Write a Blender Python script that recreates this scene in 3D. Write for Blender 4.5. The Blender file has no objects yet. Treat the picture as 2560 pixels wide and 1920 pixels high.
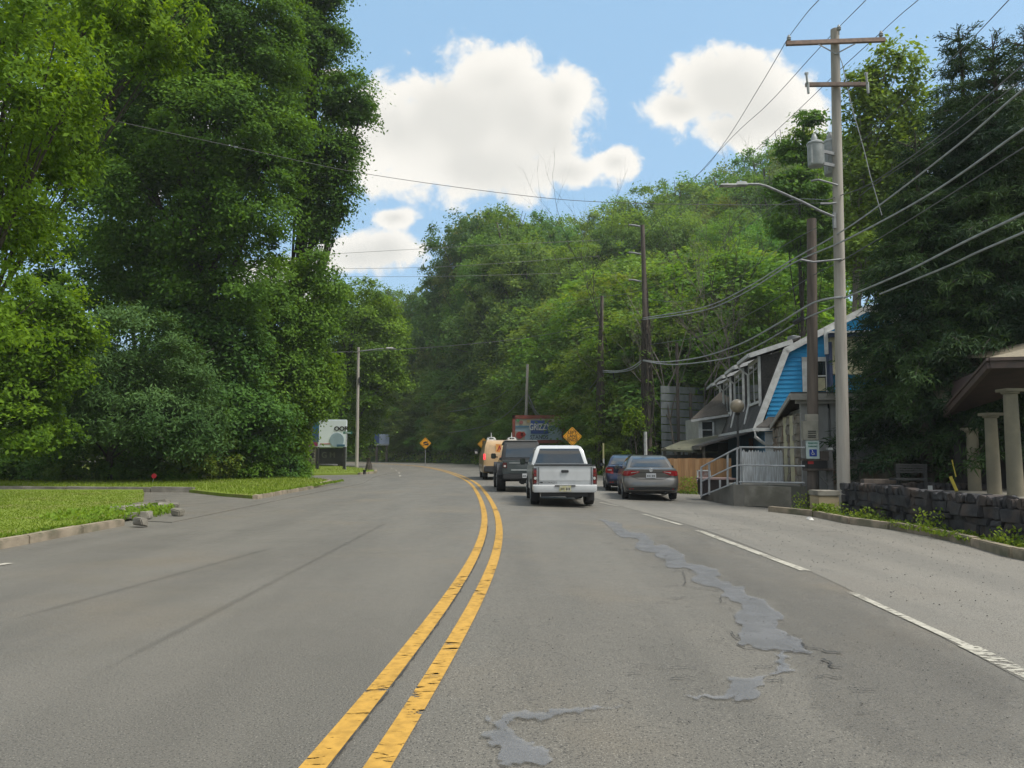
import bpy, bmesh, math, random
import numpy as np
from mathutils import Vector, Matrix, noise as mno
R = math.radians
rnd = random.Random(7)
# ------------------------------------------------------------------ camera, sky, sun, exposure
F, HX, VY, CH = 1950.0, 1280.0, 960.0, 1.43          # focal length in photograph pixels, eye height
PITCH = math.atan(170 / F)
sc = bpy.context.scene
cam_d = bpy.data.cameras.new('camera'); cam = bpy.data.objects.new('camera', cam_d)
sc.collection.objects.link(cam); sc.camera = cam
cam.location = (0, 0, CH); cam.rotation_euler = (math.pi / 2 + PITCH, 0, 0)
cam_d.sensor_width = 36; cam_d.lens = F / 2560 * 36; cam_d.clip_end = 3000; cam_d.clip_start = .1
SUN_EL, SUN_AZ = R(58), R(112)                        # azimuth measured from straight ahead to the right
sun_d = bpy.data.lights.new('sun', 'SUN'); sun = bpy.data.objects.new('sun', sun_d)
sc.collection.objects.link(sun)
sun_d.energy = 3.0; sun_d.angle = R(22); sun_d.color = (1, .95, .86)
sun.rotation_euler = (math.pi / 2 - SUN_EL, 0, -SUN_AZ + math.pi)
sun.rotation_euler = Vector((-math.sin(SUN_AZ) * math.cos(SUN_EL), -math.cos(SUN_AZ) * math.cos(SUN_EL), -math.sin(SUN_EL))).to_track_quat('-Z', 'Y').to_euler()
sc.view_settings.view_transform = 'Standard'; sc.view_settings.look = 'None'
sc.view_settings.exposure = 0.85; sc.view_settings.gamma = 1
sc.cycles.max_bounces = 6; sc.cycles.transparent_max_bounces = 12
sc.cycles.transmission_bounces = 4; sc.cycles.diffuse_bounces = 4; sc.cycles.glossy_bounces = 3

_UP = Vector((0, -math.sin(PITCH), math.cos(PITCH))); _FW = Vector((0, math.cos(PITCH), math.sin(PITCH)))
def ray(u, v):
    return Vector((1, 0, 0)) * ((u - HX) / F) + _UP * ((VY - v) / F) + _FW
def P(u, v, Y):
    d = ray(u, v); d = d * (Y / d.y)
    return Vector((d.x, d.y, d.z + CH))
def sst(a, b, x):
    t = min(1, max(0, (x - a) / (b - a))); return t * t * (3 - 2 * t)
def gz(x, y):                                        # road surface height: falls to the right of the crown
    return -.028 * min(max(x, 0), 8.5) * (1 - sst(42, 60, y))
def G(u, v):
    d = ray(u, v); t = CH / max(1e-4, -d.z) if d.z < 0 else 300
    for _ in range(12):
        p = d * t; t = (CH - gz(p.x, p.y)) / max(1e-4, -d.z)
    p = d * t
    return Vector((p.x, p.y, gz(p.x, p.y)))

# world: nishita sky with cumulus clouds placed by direction
world = bpy.data.worlds.new('World'); sc.world = world; world.use_nodes = True
nt = world.node_tree; nt.nodes.clear()
def N(nt, t, **k):
    n = nt.nodes.new(t)
    for a, b in k.items(): setattr(n, a, b)
    return n
def L(nt, a, b): nt.links.new(a, b)
def mth(nt, op, a, b=None, c=None, clamp=False):
    n = N(nt, 'ShaderNodeMath', operation=op); n.use_clamp = clamp
    for i, q in enumerate((a, b, c)):
        if q is None: continue
        if isinstance(q, (int, float)): n.inputs[i].default_value = q
        else: L(nt, q, n.inputs[i])
    return n.outputs[0]
def mrange(nt, v, a, b, c=0, d=1, smooth=True):
    n = N(nt, 'ShaderNodeMapRange', interpolation_type='SMOOTHSTEP' if smooth else 'LINEAR')
    L(nt, v, n.inputs[0])
    for i, q in zip((1, 2, 3, 4), (a, b, c, d)): n.inputs[i].default_value = q
    return n.outputs[0]
def mixc(nt, f, a, b):
    n = N(nt, 'ShaderNodeMix', data_type='RGBA')
    if isinstance(f, (int, float)): n.inputs[0].default_value = f
    else: L(nt, f, n.inputs[0])
    for i, q in ((6, a), (7, b)):
        if isinstance(q, tuple): n.inputs[i].default_value = (*q[:3], 1)
        else: L(nt, q, n.inputs[i])
    return n.outputs[2]
def noise(nt, vec, scale, detail=4, rough=.55, dist=0):
    n = N(nt, 'ShaderNodeTexNoise'); n.inputs['Scale'].default_value = scale
    n.inputs['Detail'].default_value = detail; n.inputs['Roughness'].default_value = rough
    n.inputs['Distortion'].default_value = dist
    if vec is not None: L(nt, vec, n.inputs['Vector'])
    return n.outputs['Fac']
sky = N(nt, 'ShaderNodeTexSky', sky_type='NISHITA'); sky.sun_disc = False
sky.sun_elevation = SUN_EL; sky.sun_rotation = SUN_AZ
sky.air_density = 1.0; sky.dust_density = 1.2; sky.ozone_density = 1.6
tc = N(nt, 'ShaderNodeTexCoord'); sep = N(nt, 'ShaderNodeSeparateXYZ'); L(nt, tc.outputs['Generated'], sep.inputs[0])
yy = mth(nt, 'MAXIMUM', sep.outputs[1], .02)
cmb = N(nt, 'ShaderNodeCombineXYZ')
L(nt, mth(nt, 'DIVIDE', sep.outputs[0], yy), cmb.inputs[0]); L(nt, mth(nt, 'DIVIDE', sep.outputs[2], yy), cmb.inputs[1])
q = cmb.outputs[0]
def blob(u, v, ru, rv):
    d = ray(u, v); a, e = d.x / d.y, d.z / d.y
    s = N(nt, 'ShaderNodeVectorMath', operation='SUBTRACT'); L(nt, q, s.inputs[0]); s.inputs[1].default_value = (a, e, 0)
    m = N(nt, 'ShaderNodeVectorMath', operation='MULTIPLY'); L(nt, s.outputs[0], m.inputs[0]); m.inputs[1].default_value = (F / ru, F / rv, 0)
    l = N(nt, 'ShaderNodeVectorMath', operation='LENGTH'); L(nt, m.outputs[0], l.inputs[0])
    return mth(nt, 'SUBTRACT', 1.0, l.outputs['Value'])
blobs = [(1130, 300, 270, 210), (1240, 200, 180, 120), (1310, 300, 190, 190), (1000, 330, 200, 190), (1200, 420, 280, 110),
         (1420, 430, 110, 60), (1400, 250, 105, 115), (1390, 330, 125, 140), (1540, 405, 70, 50), (1810, 235, 195, 135), (1700, 270, 95, 60), (1900, 290, 190, 130), (1830, 330, 160, 90), (985, 545, 62, 32), (890, 640, 170, 75), (960, 625, 90, 60),
         (700, 700, 160, 70), (2150, 480, 260, 150), (820, 190, 60, 25), (2500, 620, 260, 160), (300, 350, 420, 160), (2900, 300, 500, 200), (-300, 500, 400, 200)]
dens = None
for b in blobs:
    o = blob(*b); dens = o if dens is None else mth(nt, 'SMOOTH_MAX', dens, o, .5)
n1 = noise(nt, q, 9, 9, .58, .1); n2 = noise(nt, q, 24, 8, .62, .4)
dd = mth(nt, 'ADD', dens, mth(nt, 'MULTIPLY', mth(nt, 'SUBTRACT', n1, .5), 2.1))
dd = mth(nt, 'ADD', dd, mth(nt, 'MULTIPLY', mth(nt, 'SUBTRACT', n2, .5), 1.1))
mask = mrange(nt, dd, .02, .42)
n3 = noise(nt, q, 4.5, 5, .5, .3)
core = mth(nt, 'ADD', dens, mth(nt, 'MULTIPLY', mth(nt, 'SUBTRACT', n3, .5), 2.2))
core = mrange(nt, core, .2, .95)
fr = mth(nt, 'MULTIPLY', mth(nt, 'GREATER_THAN', sep.outputs[1], .05), mrange(nt, mth(nt, 'DIVIDE', sep.outputs[2], yy), 1.0, 1.6, 1, 0))
ccol = mixc(nt, core, (4.85, 4.65, 4.3), (3.75, 3.65, 3.4))
n4 = mrange(nt, noise(nt, tc.outputs['Generated'], 2.2, 6, .55), .43, .56)  # clouds out of view, behind and overhead, added as neutral fill
mask = mth(nt, 'ADD', mth(nt, 'MULTIPLY', mask, fr), mth(nt, 'MULTIPLY', n4, mth(nt, 'SUBTRACT', 1.0, fr)), clamp=True)
skyb = N(nt, 'ShaderNodeMix', data_type='RGBA'); skyb.inputs[0].default_value = .6
sks = N(nt, 'ShaderNodeVectorMath', operation='SCALE'); L(nt, sky.outputs[0], sks.inputs[0]); sks.inputs['Scale'].default_value = .78; L(nt, sks.outputs[0], skyb.inputs[6]); skyb.inputs[7].default_value = (1.85, 3.3, 4.75, 1)
fin = mixc(nt, mask, skyb.outputs[2], ccol)
bg = N(nt, 'ShaderNodeBackground'); L(nt, fin, bg.inputs[0]); bg.inputs[1].default_value = .12
wo = N(nt, 'ShaderNodeOutputWorld'); L(nt, bg.outputs[0], wo.inputs[0])

# ------------------------------------------------------------------ helpers
col = sc.collection
def tag(o, label=None, cat=None, group=None, kind=None):
    if label: o['label'] = label
    if cat: o['category'] = cat
    if group: o['group'] = group
    if kind: o['kind'] = kind
    return o
def empty(name, loc, rz=0, label=None, cat=None, group=None):
    o = bpy.data.objects.new(name, None); o.location = loc; o.rotation_euler = (0, 0, rz)
    o.empty_display_size = .2; col.objects.link(o); return tag(o, label, cat, group)
def top(o):
    while o.parent: o = o.parent
    return o
class MB:
    def __init__(s): s.v, s.f, s.m = [], [], []
    def add(s, vs, fs, mi=0):
        n = len(s.v); s.v += [tuple(p) for p in vs]; s.f += [tuple(i + n for i in f) for f in fs]; s.m += [mi] * len(fs); return s
    def box(s, c, size, rz=0, mi=0, rx=0, ry=0, jit=0, taper=1):
        hx, hy, hz = [q / 2 for q in size]; m = Matrix.Rotation(rz, 3, 'Z') @ Matrix.Rotation(ry, 3, 'Y') @ Matrix.Rotation(rx, 3, 'X')
        vs = []
        for z in (-1, 1):
            for x, y in ((-1, -1), (1, -1), (1, 1), (-1, 1)):
                t = taper if z > 0 else 1
                p = Vector((x * hx * t, y * hy * t, z * hz))
                if jit: p += Vector([rnd.uniform(-jit, jit) for _ in range(3)])
                vs.append(m @ p + Vector(c))
        return s.add(vs, [(0, 3, 2, 1), (4, 5, 6, 7), (0, 1, 5, 4), (1, 2, 6, 5), (2, 3, 7, 6), (3, 0, 4, 7)], mi)
    def bar(s, a, b, w, h, mi=0):                     # box between two points
        a, b = Vector(a), Vector(b); d = (b - a); l = d.length; d.normalize()
        sx = d.cross(Vector((0, 0, 1)))
        if sx.length < 1e-3: sx = Vector((1, 0, 0))
        sx.normalize(); sz = sx.cross(d)
        vs = []
        for e in (a, b):
            for i, j in ((-1, -1), (1, -1), (1, 1), (-1, 1)): vs.append(e + sx * i * w / 2 + sz * j * h / 2)
        return s.add(vs, [(0, 1, 2, 3), (7, 6, 5, 4), (0, 4, 5, 1), (1, 5, 6, 2), (2, 6, 7, 3), (3, 7, 4, 0)], mi)
    def tube(s, pts, r, n=8, mi=0, caps=True):
        pts = [Vector(p) for p in pts]; k = len(pts); rs = r if isinstance(r, (list, tuple)) else [r] * k
        ring = []; base = len(s.v); vs = []; fs = []
        for i, p in enumerate(pts):
            d = (pts[min(i + 1, k - 1)] - pts[max(i - 1, 0)]).normalized()
            a = d.cross(Vector((0, 0, 1)))
            if a.length < .05: a = d.cross(Vector((0, 1, 0)))
            a.normalize(); b = d.cross(a)
            for j in range(n):
                t = 2 * math.pi * j / n; vs.append(p + (a * math.cos(t) + b * math.sin(t)) * rs[i])
        for i in range(k - 1):
            for j in range(n):
                fs.append((i * n + j, i * n + (j + 1) % n, (i + 1) * n + (j + 1) % n, (i + 1) * n + j))
        if caps: fs += [tuple(range(n - 1, -1, -1)), tuple((k - 1) * n + j for j in range(n))]
        return s.add(vs, fs, mi)
    def lathe(s, c, prof, n=16, mi=0, axis='z'):      # prof: (r, h)
        vs, fs = [], []
        for r, h in prof:
            for j in range(n):
                t = 2 * math.pi * j / n; a, b = r * math.cos(t), r * math.sin(t)
                p = (a, b, h) if axis == 'z' else ((h, a, b) if axis == 'x' else (a, h, b))
                vs.append(Vector(c) + Vector(p))
        for i in range(len(prof) - 1):
            for j in range(n): fs.append((i * n + j, i * n + (j + 1) % n, (i + 1) * n + (j + 1) % n, (i + 1) * n + j))
        fs += [tuple(range(n - 1, -1, -1)), tuple((len(prof) - 1) * n + j for j in range(n))]
        return s.add(vs, fs, mi)
    def prism(s, out, d, mi=0):                       # closed outline of 3-D points swept by vector d
        n = len(out); out = [Vector(p) for p in out]; d = Vector(d)
        vs = out + [p + d for p in out]
        return s.add(vs, [tuple(range(n - 1, -1, -1)), tuple(range(n, 2 * n))] + [(i, (i + 1) % n, n + (i + 1) % n, n + i) for i in range(n)], mi)
    def build(s, name, mats, parent=None, smooth=False, local=False, bevel=0):
        me = bpy.data.meshes.new(name); v = np.array(s.v, float)
        if parent is not None and not local:
            t = top(parent); v = v - np.array(t.location)
            a = -t.rotation_euler.z
            if a: v = np.c_[v[:, 0] * math.cos(a) - v[:, 1] * math.sin(a), v[:, 0] * math.sin(a) + v[:, 1] * math.cos(a), v[:, 2]]
        me.from_pydata([tuple(p) for p in v], [], s.f)
        if not isinstance(mats, (list, tuple)): mats = [mats]
        for m in mats: me.materials.append(m)
        if len(mats) > 1: me.polygons.foreach_set('material_index', s.m)
        bm = bmesh.new(); bm.from_mesh(me)
        bmesh.ops.recalc_face_normals(bm, faces=bm.faces)
        if bevel: bmesh.ops.bevel(bm, geom=[e for e in bm.edges if e.is_manifold and e.calc_face_angle(0) > .6], offset=bevel, segments=2, affect='EDGES', clamp_overlap=True)
        bm.to_mesh(me); bm.free()
        if smooth:
            me.polygons.foreach_set('use_smooth', [True] * len(me.polygons))
            try: me.set_sharp_from_angle(angle=R(38))
            except Exception: pass
        o = bpy.data.objects.new(name, me); col.objects.link(o)
        if parent: o.parent = parent
        return o

def mat(name, c1, c2=None, scale=4, rough=.6, bump=0, bscale=None, metal=0, spec=.5, coat=0, stretch=(1, 1, 1), detail=5, c3=None, s3=.4, lo=.35, hi=.65):
    m = bpy.data.materials.new(name); m.use_nodes = True; t = m.node_tree; p = t.nodes['Principled BSDF']
    tc = N(t, 'ShaderNodeTexCoord'); mp = N(t, 'ShaderNodeMapping'); L(t, tc.outputs['Object'], mp.inputs[0]); mp.inputs['Scale'].default_value = stretch
    if c2 is None: c2 = tuple(x * .82 for x in c1)
    c1, c2 = tuple(x * .8 for x in c1), tuple(x * .8 for x in c2)
    if c3: c3 = tuple(x * .8 for x in c3)
    n = noise(t, mp.outputs[0], scale, detail)
    c = mixc(t, mrange(t, n, lo, hi), c1, c2)
    if c3: c = mixc(t, mrange(t, noise(t, mp.outputs[0], s3, 4), .45, .7), c, c3)
    L(t, c, p.inputs['Base Color'])
    p.inputs['Roughness'].default_value = rough; p.inputs['Metallic'].default_value = metal; p.inputs['Specular IOR Level'].default_value = spec
    p.inputs['Coat Weight'].default_value = coat; p.inputs['Coat Roughness'].default_value = .06
    if bump:
        b = N(t, 'ShaderNodeBump'); b.inputs['Strength'].default_value = bump; b.inputs['Distance'].default_value = .02
        L(t, noise(t, mp.outputs[0], bscale or scale * 4, 6), b.inputs['Height']); L(t, b.outputs[0], p.inputs['Normal'])
    return m
def leafmat(name, dark, light, trans=.38, rough=.7, spec=.15):
    m = bpy.data.materials.new(name); m.use_nodes = True; t = m.node_tree; p = t.nodes['Principled BSDF']; out = t.nodes['Material Output']
    at = N(t, 'ShaderNodeAttribute', attribute_name='tint'); oi = N(t, 'ShaderNodeObjectInfo')
    c = mixc(t, at.outputs['Fac'], dark, light)
    mu = N(t, 'ShaderNodeMix', data_type='RGBA', blend_type='MULTIPLY'); mu.inputs[0].default_value = 1
    L(t, c, mu.inputs[6]); L(t, oi.outputs['Color'], mu.inputs[7]); c = mu.outputs[2]
    L(t, c, p.inputs['Base Color']); p.inputs['Roughness'].default_value = rough; p.inputs['Specular IOR Level'].default_value = spec
    tr = N(t, 'ShaderNodeBsdfTranslucent')
    h = N(t, 'ShaderNodeMix', data_type='RGBA', blend_type='MULTIPLY'); h.inputs[0].default_value = 1; L(t, c, h.inputs[6]); h.inputs[7].default_value = (1.5, 1.35, .45, 1)
    L(t, h.outputs[2], tr.inputs[0])
    mx = N(t, 'ShaderNodeMixShader'); mx.inputs[0].default_value = trans
    L(t, p.outputs[0], mx.inputs[1]); L(t, tr.outputs[0], mx.inputs[2]); L(t, mx.outputs[0], out.inputs[0])
    return m
def glassmat(name, c, rough=.04):
    m = mat(name, c, tuple(x * .7 for x in c), 1.2, rough, spec=.9); m.node_tree.nodes['Principled BSDF'].inputs['Coat Weight'].default_value = .6
    return m

M = {}
M['asphalt_dark'] = mat('asphalt_plain', (.1, .1, .098))
M['leaf'] = leafmat('broad_leaf', (.05, .11, .018), (.15, .25, .035))
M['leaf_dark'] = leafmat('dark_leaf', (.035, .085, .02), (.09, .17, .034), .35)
M['leaf_bright'] = leafmat('bright_leaf', (.065, .13, .015), (.23, .33, .028), .5)
M['leaf_silver'] = leafmat('silver_leaf', (.045, .095, .03), (.16, .24, .11), .3)
M['needle'] = leafmat('spruce_needle', (.018, .042, .021), (.065, .118, .036), .2)
M['bark'] = mat('bark', (.09, .075, .06), (.045, .037, .03), 9, .9, .6, stretch=(1, 1, .25))
M['bark_pale'] = mat('pale_bark', (.26, .23, .19), (.14, .12, .1), 9, .9, .4, stretch=(1, 1, .25))
M['grassblade'] = leafmat('grass_blade', (.12, .18, .02), (.19, .26, .035), .45)
M['weed'] = leafmat('weed_leaf', (.09, .15, .02), (.24, .30, .05), .4)
M['lawn'] = mat('lawn', (.15, .21, .03), (.20, .26, .045), 3, .95, .5, 60, spec=.1, c3=(.19, .20, .06), s3=.5)
M['soil'] = mat('forest_floor', (.03, .05, .018), (.05, .075, .02), .6, .95, .6, 6, spec=.1)
M['concrete'] = mat('concrete', (.30, .28, .235), (.19, .175, .145), 2.2, .85, .4, 30, c3=(.14, .13, .10), s3=1.3)
M['kerb'] = mat('kerb_concrete', (.36, .30, .22), (.22, .18, .13), 3, .9, .5, 30, c3=(.13, .13, .08), s3=1.7)
M['stone_dark'] = mat('dark_stone', (.05, .05, .055), (.022, .023, .027), 5, .85, .6, 25, c3=(.075, .055, .045), s3=2)
M['stone'] = mat('field_stone', (.34, .31, .26), (.17, .15, .12), 4, .85, .5, 20, c3=(.22, .15, .1), s3=1.5)
M['wood_pole'] = mat('pole_wood', (.42, .39, .345), (.29, .265, .235), 6, .85, .4, 30, stretch=(1, 1, .08), c3=(.50, .46, .40), s3=1.2)
M['wood_brown'] = mat('old_pole_wood', (.15, .12, .10), (.08, .065, .055), 6, .9, .5, 30, stretch=(1, 1, .08))
M['metal'] = mat('galvanised', (.30, .31, .32), (.22, .23, .24), 8, .7, metal=.15)
M['grey_paint'] = mat('grey_paint', (.36, .38, .38), (.28, .30, .30), 5, .45)
M['wire'] = mat('cable_black', (.13, .13, .13), None, 5, .5)
M['wire_pale'] = mat('cable_pale', (.42, .44, .45), (.3, .31, .32), 5, .45)
M['white'] = mat('white_trim', (.74, .75, .74), (.58, .58, .56), 5, .6)
M['blue_board'] = mat('blue_clapboard', (.02, .36, .72), (.016, .28, .60), 3, .65, stretch=(.4, .4, 4), c3=(.03, .42, .80), s3=.8)
M['shingle'] = mat('roof_shingle', (.075, .072, .068), (.04, .038, .037), 14, .9, .8, 40, c3=(.11, .10, .09), s3=.8)
M['cream'] = mat('cream_paint', (.56, .52, .34), (.45, .42, .28), 4, .7)
M['navy'] = mat('navy_trim', (.03, .05, .12), None, 4, .6)
M['stucco'] = mat('grey_stucco', (.40, .40, .39), (.28, .28, .275), 1.5, .9, .3, 25, stretch=(1, 1, .4))
M['glass'] = glassmat('window_glass', (.03, .04, .045))
M['carglass'] = glassmat('car_glass', (.02, .026, .03))
M['rubber'] = mat('tyre_rubber', (.018, .018, .019), None, 8, .85)
M['blackplastic'] = mat('black_plastic', (.025, .026, .028), None, 8, .6)
M['yellow_sign'] = mat('sign_yellow', (1.1, .50, .012), (.98, .44, .01), 3, .5)
M['black'] = mat('black_ink', (.02, .02, .02), None, 3, .7)
M['red'] = mat('red_enamel', (.5, .03, .03), None, 3, .5)
# ------------------------------------------------------------------ the road
CL = [(-30, -4.4), (-10, -2.1), (3.5, -.74), (6.1, -.515), (9.9, -.33), (13.5, -.30), (19.5, -.53), (28, -1.1), (37.9, -1.95), (50, -3.6), (62, -5.6), (76, -8.6), (90, -13.2), (102, -20), (112, -30), (118, -44), (121, -62), (122, -120)]
def cr(pts, n=10):
    out = []
    for i in range(len(pts) - 1):
        p0, p1, p2, p3 = (np.array(pts[max(0, min(len(pts) - 1, j))], float) for j in (i - 1, i, i + 1, i + 2))
        for k in range(n):
            t = k / n
            out.append(.5 * ((2 * p1) + (-p0 + p2) * t + (2 * p0 - 5 * p1 + 4 * p2 - p3) * t * t + (-p0 + 3 * p1 - 3 * p2 + p3) * t ** 3))
    out.append(np.array(pts[-1], float)); return out
_p = np.array([(b, a) for a, b in [tuple(p) for p in cr(CL)]]); _s = np.r_[0, np.cumsum(np.linalg.norm(np.diff(_p, axis=0), axis=1))]
_t = np.arange(0, _s[-1], .8); cl = np.c_[np.interp(_t, _s, _p[:, 0]), np.interp(_t, _s, _p[:, 1])]
_k = np.exp(-.5 * (np.arange(-15, 16) / 4.5) ** 2); _k /= _k.sum(); _e = np.pad(cl, ((15, 15), (0, 0)), mode='reflect', reflect_type='odd'); cl = np.c_[np.convolve(_e[:, 0], _k, 'valid'), np.convolve(_e[:, 1], _k, 'valid')]   # x, y
tan = np.gradient(cl, axis=0); tan /= np.linalg.norm(tan, axis=1)[:, None]
nor = np.c_[tan[:, 1], -tan[:, 0]]                                  # to the right
def off(i, d): p = cl[i] + nor[i] * d; return p
def dist_right(x, y):                                              # signed distance right of the centreline
    d = cl - np.array((x, y)); i = int(np.argmin((d ** 2).sum(1)))
    return float(((np.array((x, y)) - cl[i]) * nor[i]).sum())
def strip(name, d0, d1, z, m, y0=-30, y1=400, nd=6, pts=None):
    mb = MB(); vs = []; fs = []; k = 0
    ids = [i for i in range(len(cl)) if cl[i][1] >= y0 and (cl[i][1] <= y1)]
    for i in ids:
        for j in range(nd + 1):
            a = d0 if not callable(d0) else d0(cl[i][1]); b = d1 if not callable(d1) else d1(cl[i][1])
            p = off(i, a + (b - a) * j / nd); vs.append((p[0], p[1], gz(p[0], p[1]) + z))
    w = nd + 1
    for i in range(len(ids) - 1):
        for j in range(nd): fs.append((i * w + j, i * w + j + 1, (i + 1) * w + j + 1, (i + 1) * w + j))
    mb.add(vs, fs); o = mb.build(name, m); tag(o, kind='structure'); return o

def roadmat(name, c1, c2, speck, rough, tintc):
    m = bpy.data.materials.new(name); m.use_nodes = True; t = m.node_tree; p = t.nodes['Principled BSDF']
    tc = N(t, 'ShaderNodeTexCoord').outputs['Object']
    mp = N(t, 'ShaderNodeMapping'); L(t, tc, mp.inputs[0]); mp.inputs['Scale'].default_value = (1, .16, 1)
    big = mrange(t, noise(t, mp.outputs[0], .9, 5), .35, .65)
    c = mixc(t, big, c1, c2)
    c = mixc(t, mrange(t, noise(t, tc, .35, 4), .5, .72), c, tintc)
    fine = noise(t, tc, 110, 3, .75)
    c = mixc(t, mrange(t, fine, .55, .70), c, speck)
    c = mixc(t, mrange(t, noise(t, tc, 75, 3, .75), .52, .66), c, (.03, .029, .028))
    L(t, c, p.inputs['Base Color']); p.inputs['Specular IOR Level'].default_value = .35
    L(t, mrange(t, noise(t, tc, 1.3, 5), .3, .7, rough - .09, rough + .08), p.inputs['Roughness'])
    b = N(t, 'ShaderNodeBump'); b.inputs['Strength'].default_value = .55; b.inputs['Distance'].default_value = .02
    L(t, noise(t, tc, 60, 5, .75), b.inputs['Height']); L(t, b.outputs[0], p.inputs['Normal'])
    return m
M['road'] = roadmat('road_asphalt', (.139, .130, .111), (.113, .106, .091), (.34, .32, .275), .62, (.145, .128, .101))
M['lane'] = roadmat('lane_concrete', (.195, .183, .158), (.158, .150, .131), (.34, .32, .28), .72, (.175, .162, .138))
def paint(name, c, wear, wscale=8):
    m = bpy.data.materials.new(name); m.use_nodes = True; t = m.node_tree; p = t.nodes['Principled BSDF']; out = t.nodes['Material Output']
    tc = N(t, 'ShaderNodeTexCoord').outputs['Object']; mp = N(t, 'ShaderNodeMapping'); L(t, tc, mp.inputs[0]); mp.inputs['Scale'].default_value = (.7, 2.2, 1)
    L(t, mixc(t, mrange(t, noise(t, tc, 14, 4), .35, .7), c, tuple(x * .72 for x in c)), p.inputs['Base Color'])
    p.inputs['Roughness'].default_value = .6; p.inputs['Specular IOR Level'].default_value = .3
    tr = N(t, 'ShaderNodeBsdfTransparent'); mx = N(t, 'ShaderNodeMixShader')
    a = noise(t, mp.outputs[0], wscale, 7, .7, .6); g = noise(t, tc, .8, 3)
    f = mrange(t, mth(t, 'ADD', a, mth(t, 'MULTIPLY', mth(t, 'SUBTRACT', g, .5), .35)), wear, wear + .03)
    L(t, f, mx.inputs[0]); L(t, p.outputs[0], mx.inputs[1]); L(t, tr.outputs[0], mx.inputs[2]); L(t, mx.outputs[0], out.inputs[0])
    return m
M['yellow'] = paint('yellow_paint', (.46, .265, .05), .575)
M['whiteline'] = paint('white_paint', (.42, .40, .34), .535, 11)
strip('road', -7.55, 9.4, .0, M['road'], nd=16)
# terrain sheet, reaching the horizon, with the wooded hill on the right and ahead
xs = np.unique(np.r_[np.linspace(-900, -160, 14), np.linspace(-160, 160, 108), np.linspace(160, 900, 14)])
ys = np.unique(np.r_[np.linspace(-300, -30, 8), np.linspace(-30, 260, 98), np.linspace(260, 1300, 16)])
def tz(x, y):
    d = dist_right(x, y)
    if d > 0:
        h = max(0, d - 9.8) * .55 * sst(44, 74, y); h = 36 * (1 - math.exp(-h / 36)) if h > 0 else 0
        h += .35 * sst(9.5, 12, d) * (1 - sst(44, 60, y)) - .24 * (1 - sst(42, 60, y))
        if y < 40: h += max(0, d - 22) * .08
        n = .5 * math.sin(x * .11 + 1) * math.cos(y * .09) * sst(20, 40, d)
        return h + n - .06
    return max(0, -d - 45) * .16 * (1 - math.exp(-max(0, -d - 45) / 60)) - .06
mb = MB(); vs = [(x, y, tz(x, y)) for y in ys for x in xs]; w = len(xs)
mb.add(vs, [(j * w + i, j * w + i + 1, (j + 1) * w + i + 1, (j + 1) * w + i) for j in range(len(ys) - 1) for i in range(w - 1)])
tag(mb.build('ground', M['soil'], smooth=True), kind='structure')
# the paler right lane, its left edge follows the dashed line
def laneedge(y): return 3.62 + .27 * sst(3, 11, y) - .55 * sst(14, 24, y) - .3 * sst(24, 40, y) + .35
strip('worn_lane', laneedge, 9.0, .004, M['lane'], y0=2, y1=46, nd=14)
# painted lines
def ribbon(mb, pts, w, z=.008, mi=0):
    n = len(pts); vs, fs = [], []
    for i, p in enumerate(pts):
        a, b = pts[max(0, i - 1)], pts[min(n - 1, i + 1)]; d = Vector((b[0] - a[0], b[1] - a[1], 0)).normalized(); s = Vector((d.y, -d.x, 0))
        ww = w[i] if isinstance(w, list) else w
        for k in (-.5, .5):
            q = Vector((p[0], p[1], 0)) + s * k * ww; vs.append((q.x, q.y, gz(q.x, q.y) + z))
    fs = [(2 * i, 2 * i + 1, 2 * i + 3, 2 * i + 2) for i in range(n - 1)]
    mb.add(vs, fs, mi)
for sgn in (-1, 1):
    mb = MB(); ribbon(mb, [off(i, sgn * .145) for i in range(len(cl)) if cl[i][1] > -10 and i % 1 == 0], .125)
    tag(mb.build('yellow_line', M['yellow']), kind='structure')
def dens(a, b, n=8):
    return [a + (b - a) * i / n for i in range(n + 1)]
for (a, b, w) in [((1500, 1257), (1545, 1266), .1), ((1609, 1286), (1703, 1313), .11), ((1745, 1327), (2014, 1428), .14), ((2124, 1481), (2420, 1617), .09), ((2420, 1617), (2900, 1850), .16), ((-40, 1420), (24, 1409), .12),
                  ((2530, 1388), (2700, 1422), .1)]:
    mb = MB(); ribbon(mb, dens(G(*a), G(*b)), w, .009); tag(mb.build('lane_dash', M['whiteline']), kind='structure')
for y0, dd_ in ((46, -3.5), (52, -3.5), (60, -3.5), (68, -3.5)):
    ids = [i for i in range(len(cl)) if y0 <= cl[i][1] <= y0 + 3.4]
    if len(ids) > 1: mb = MB(); ribbon(mb, [off(i, dd_) for i in ids], .12, .009); tag(mb.build('lane_dash', M['whiteline']), kind='structure')
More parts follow.
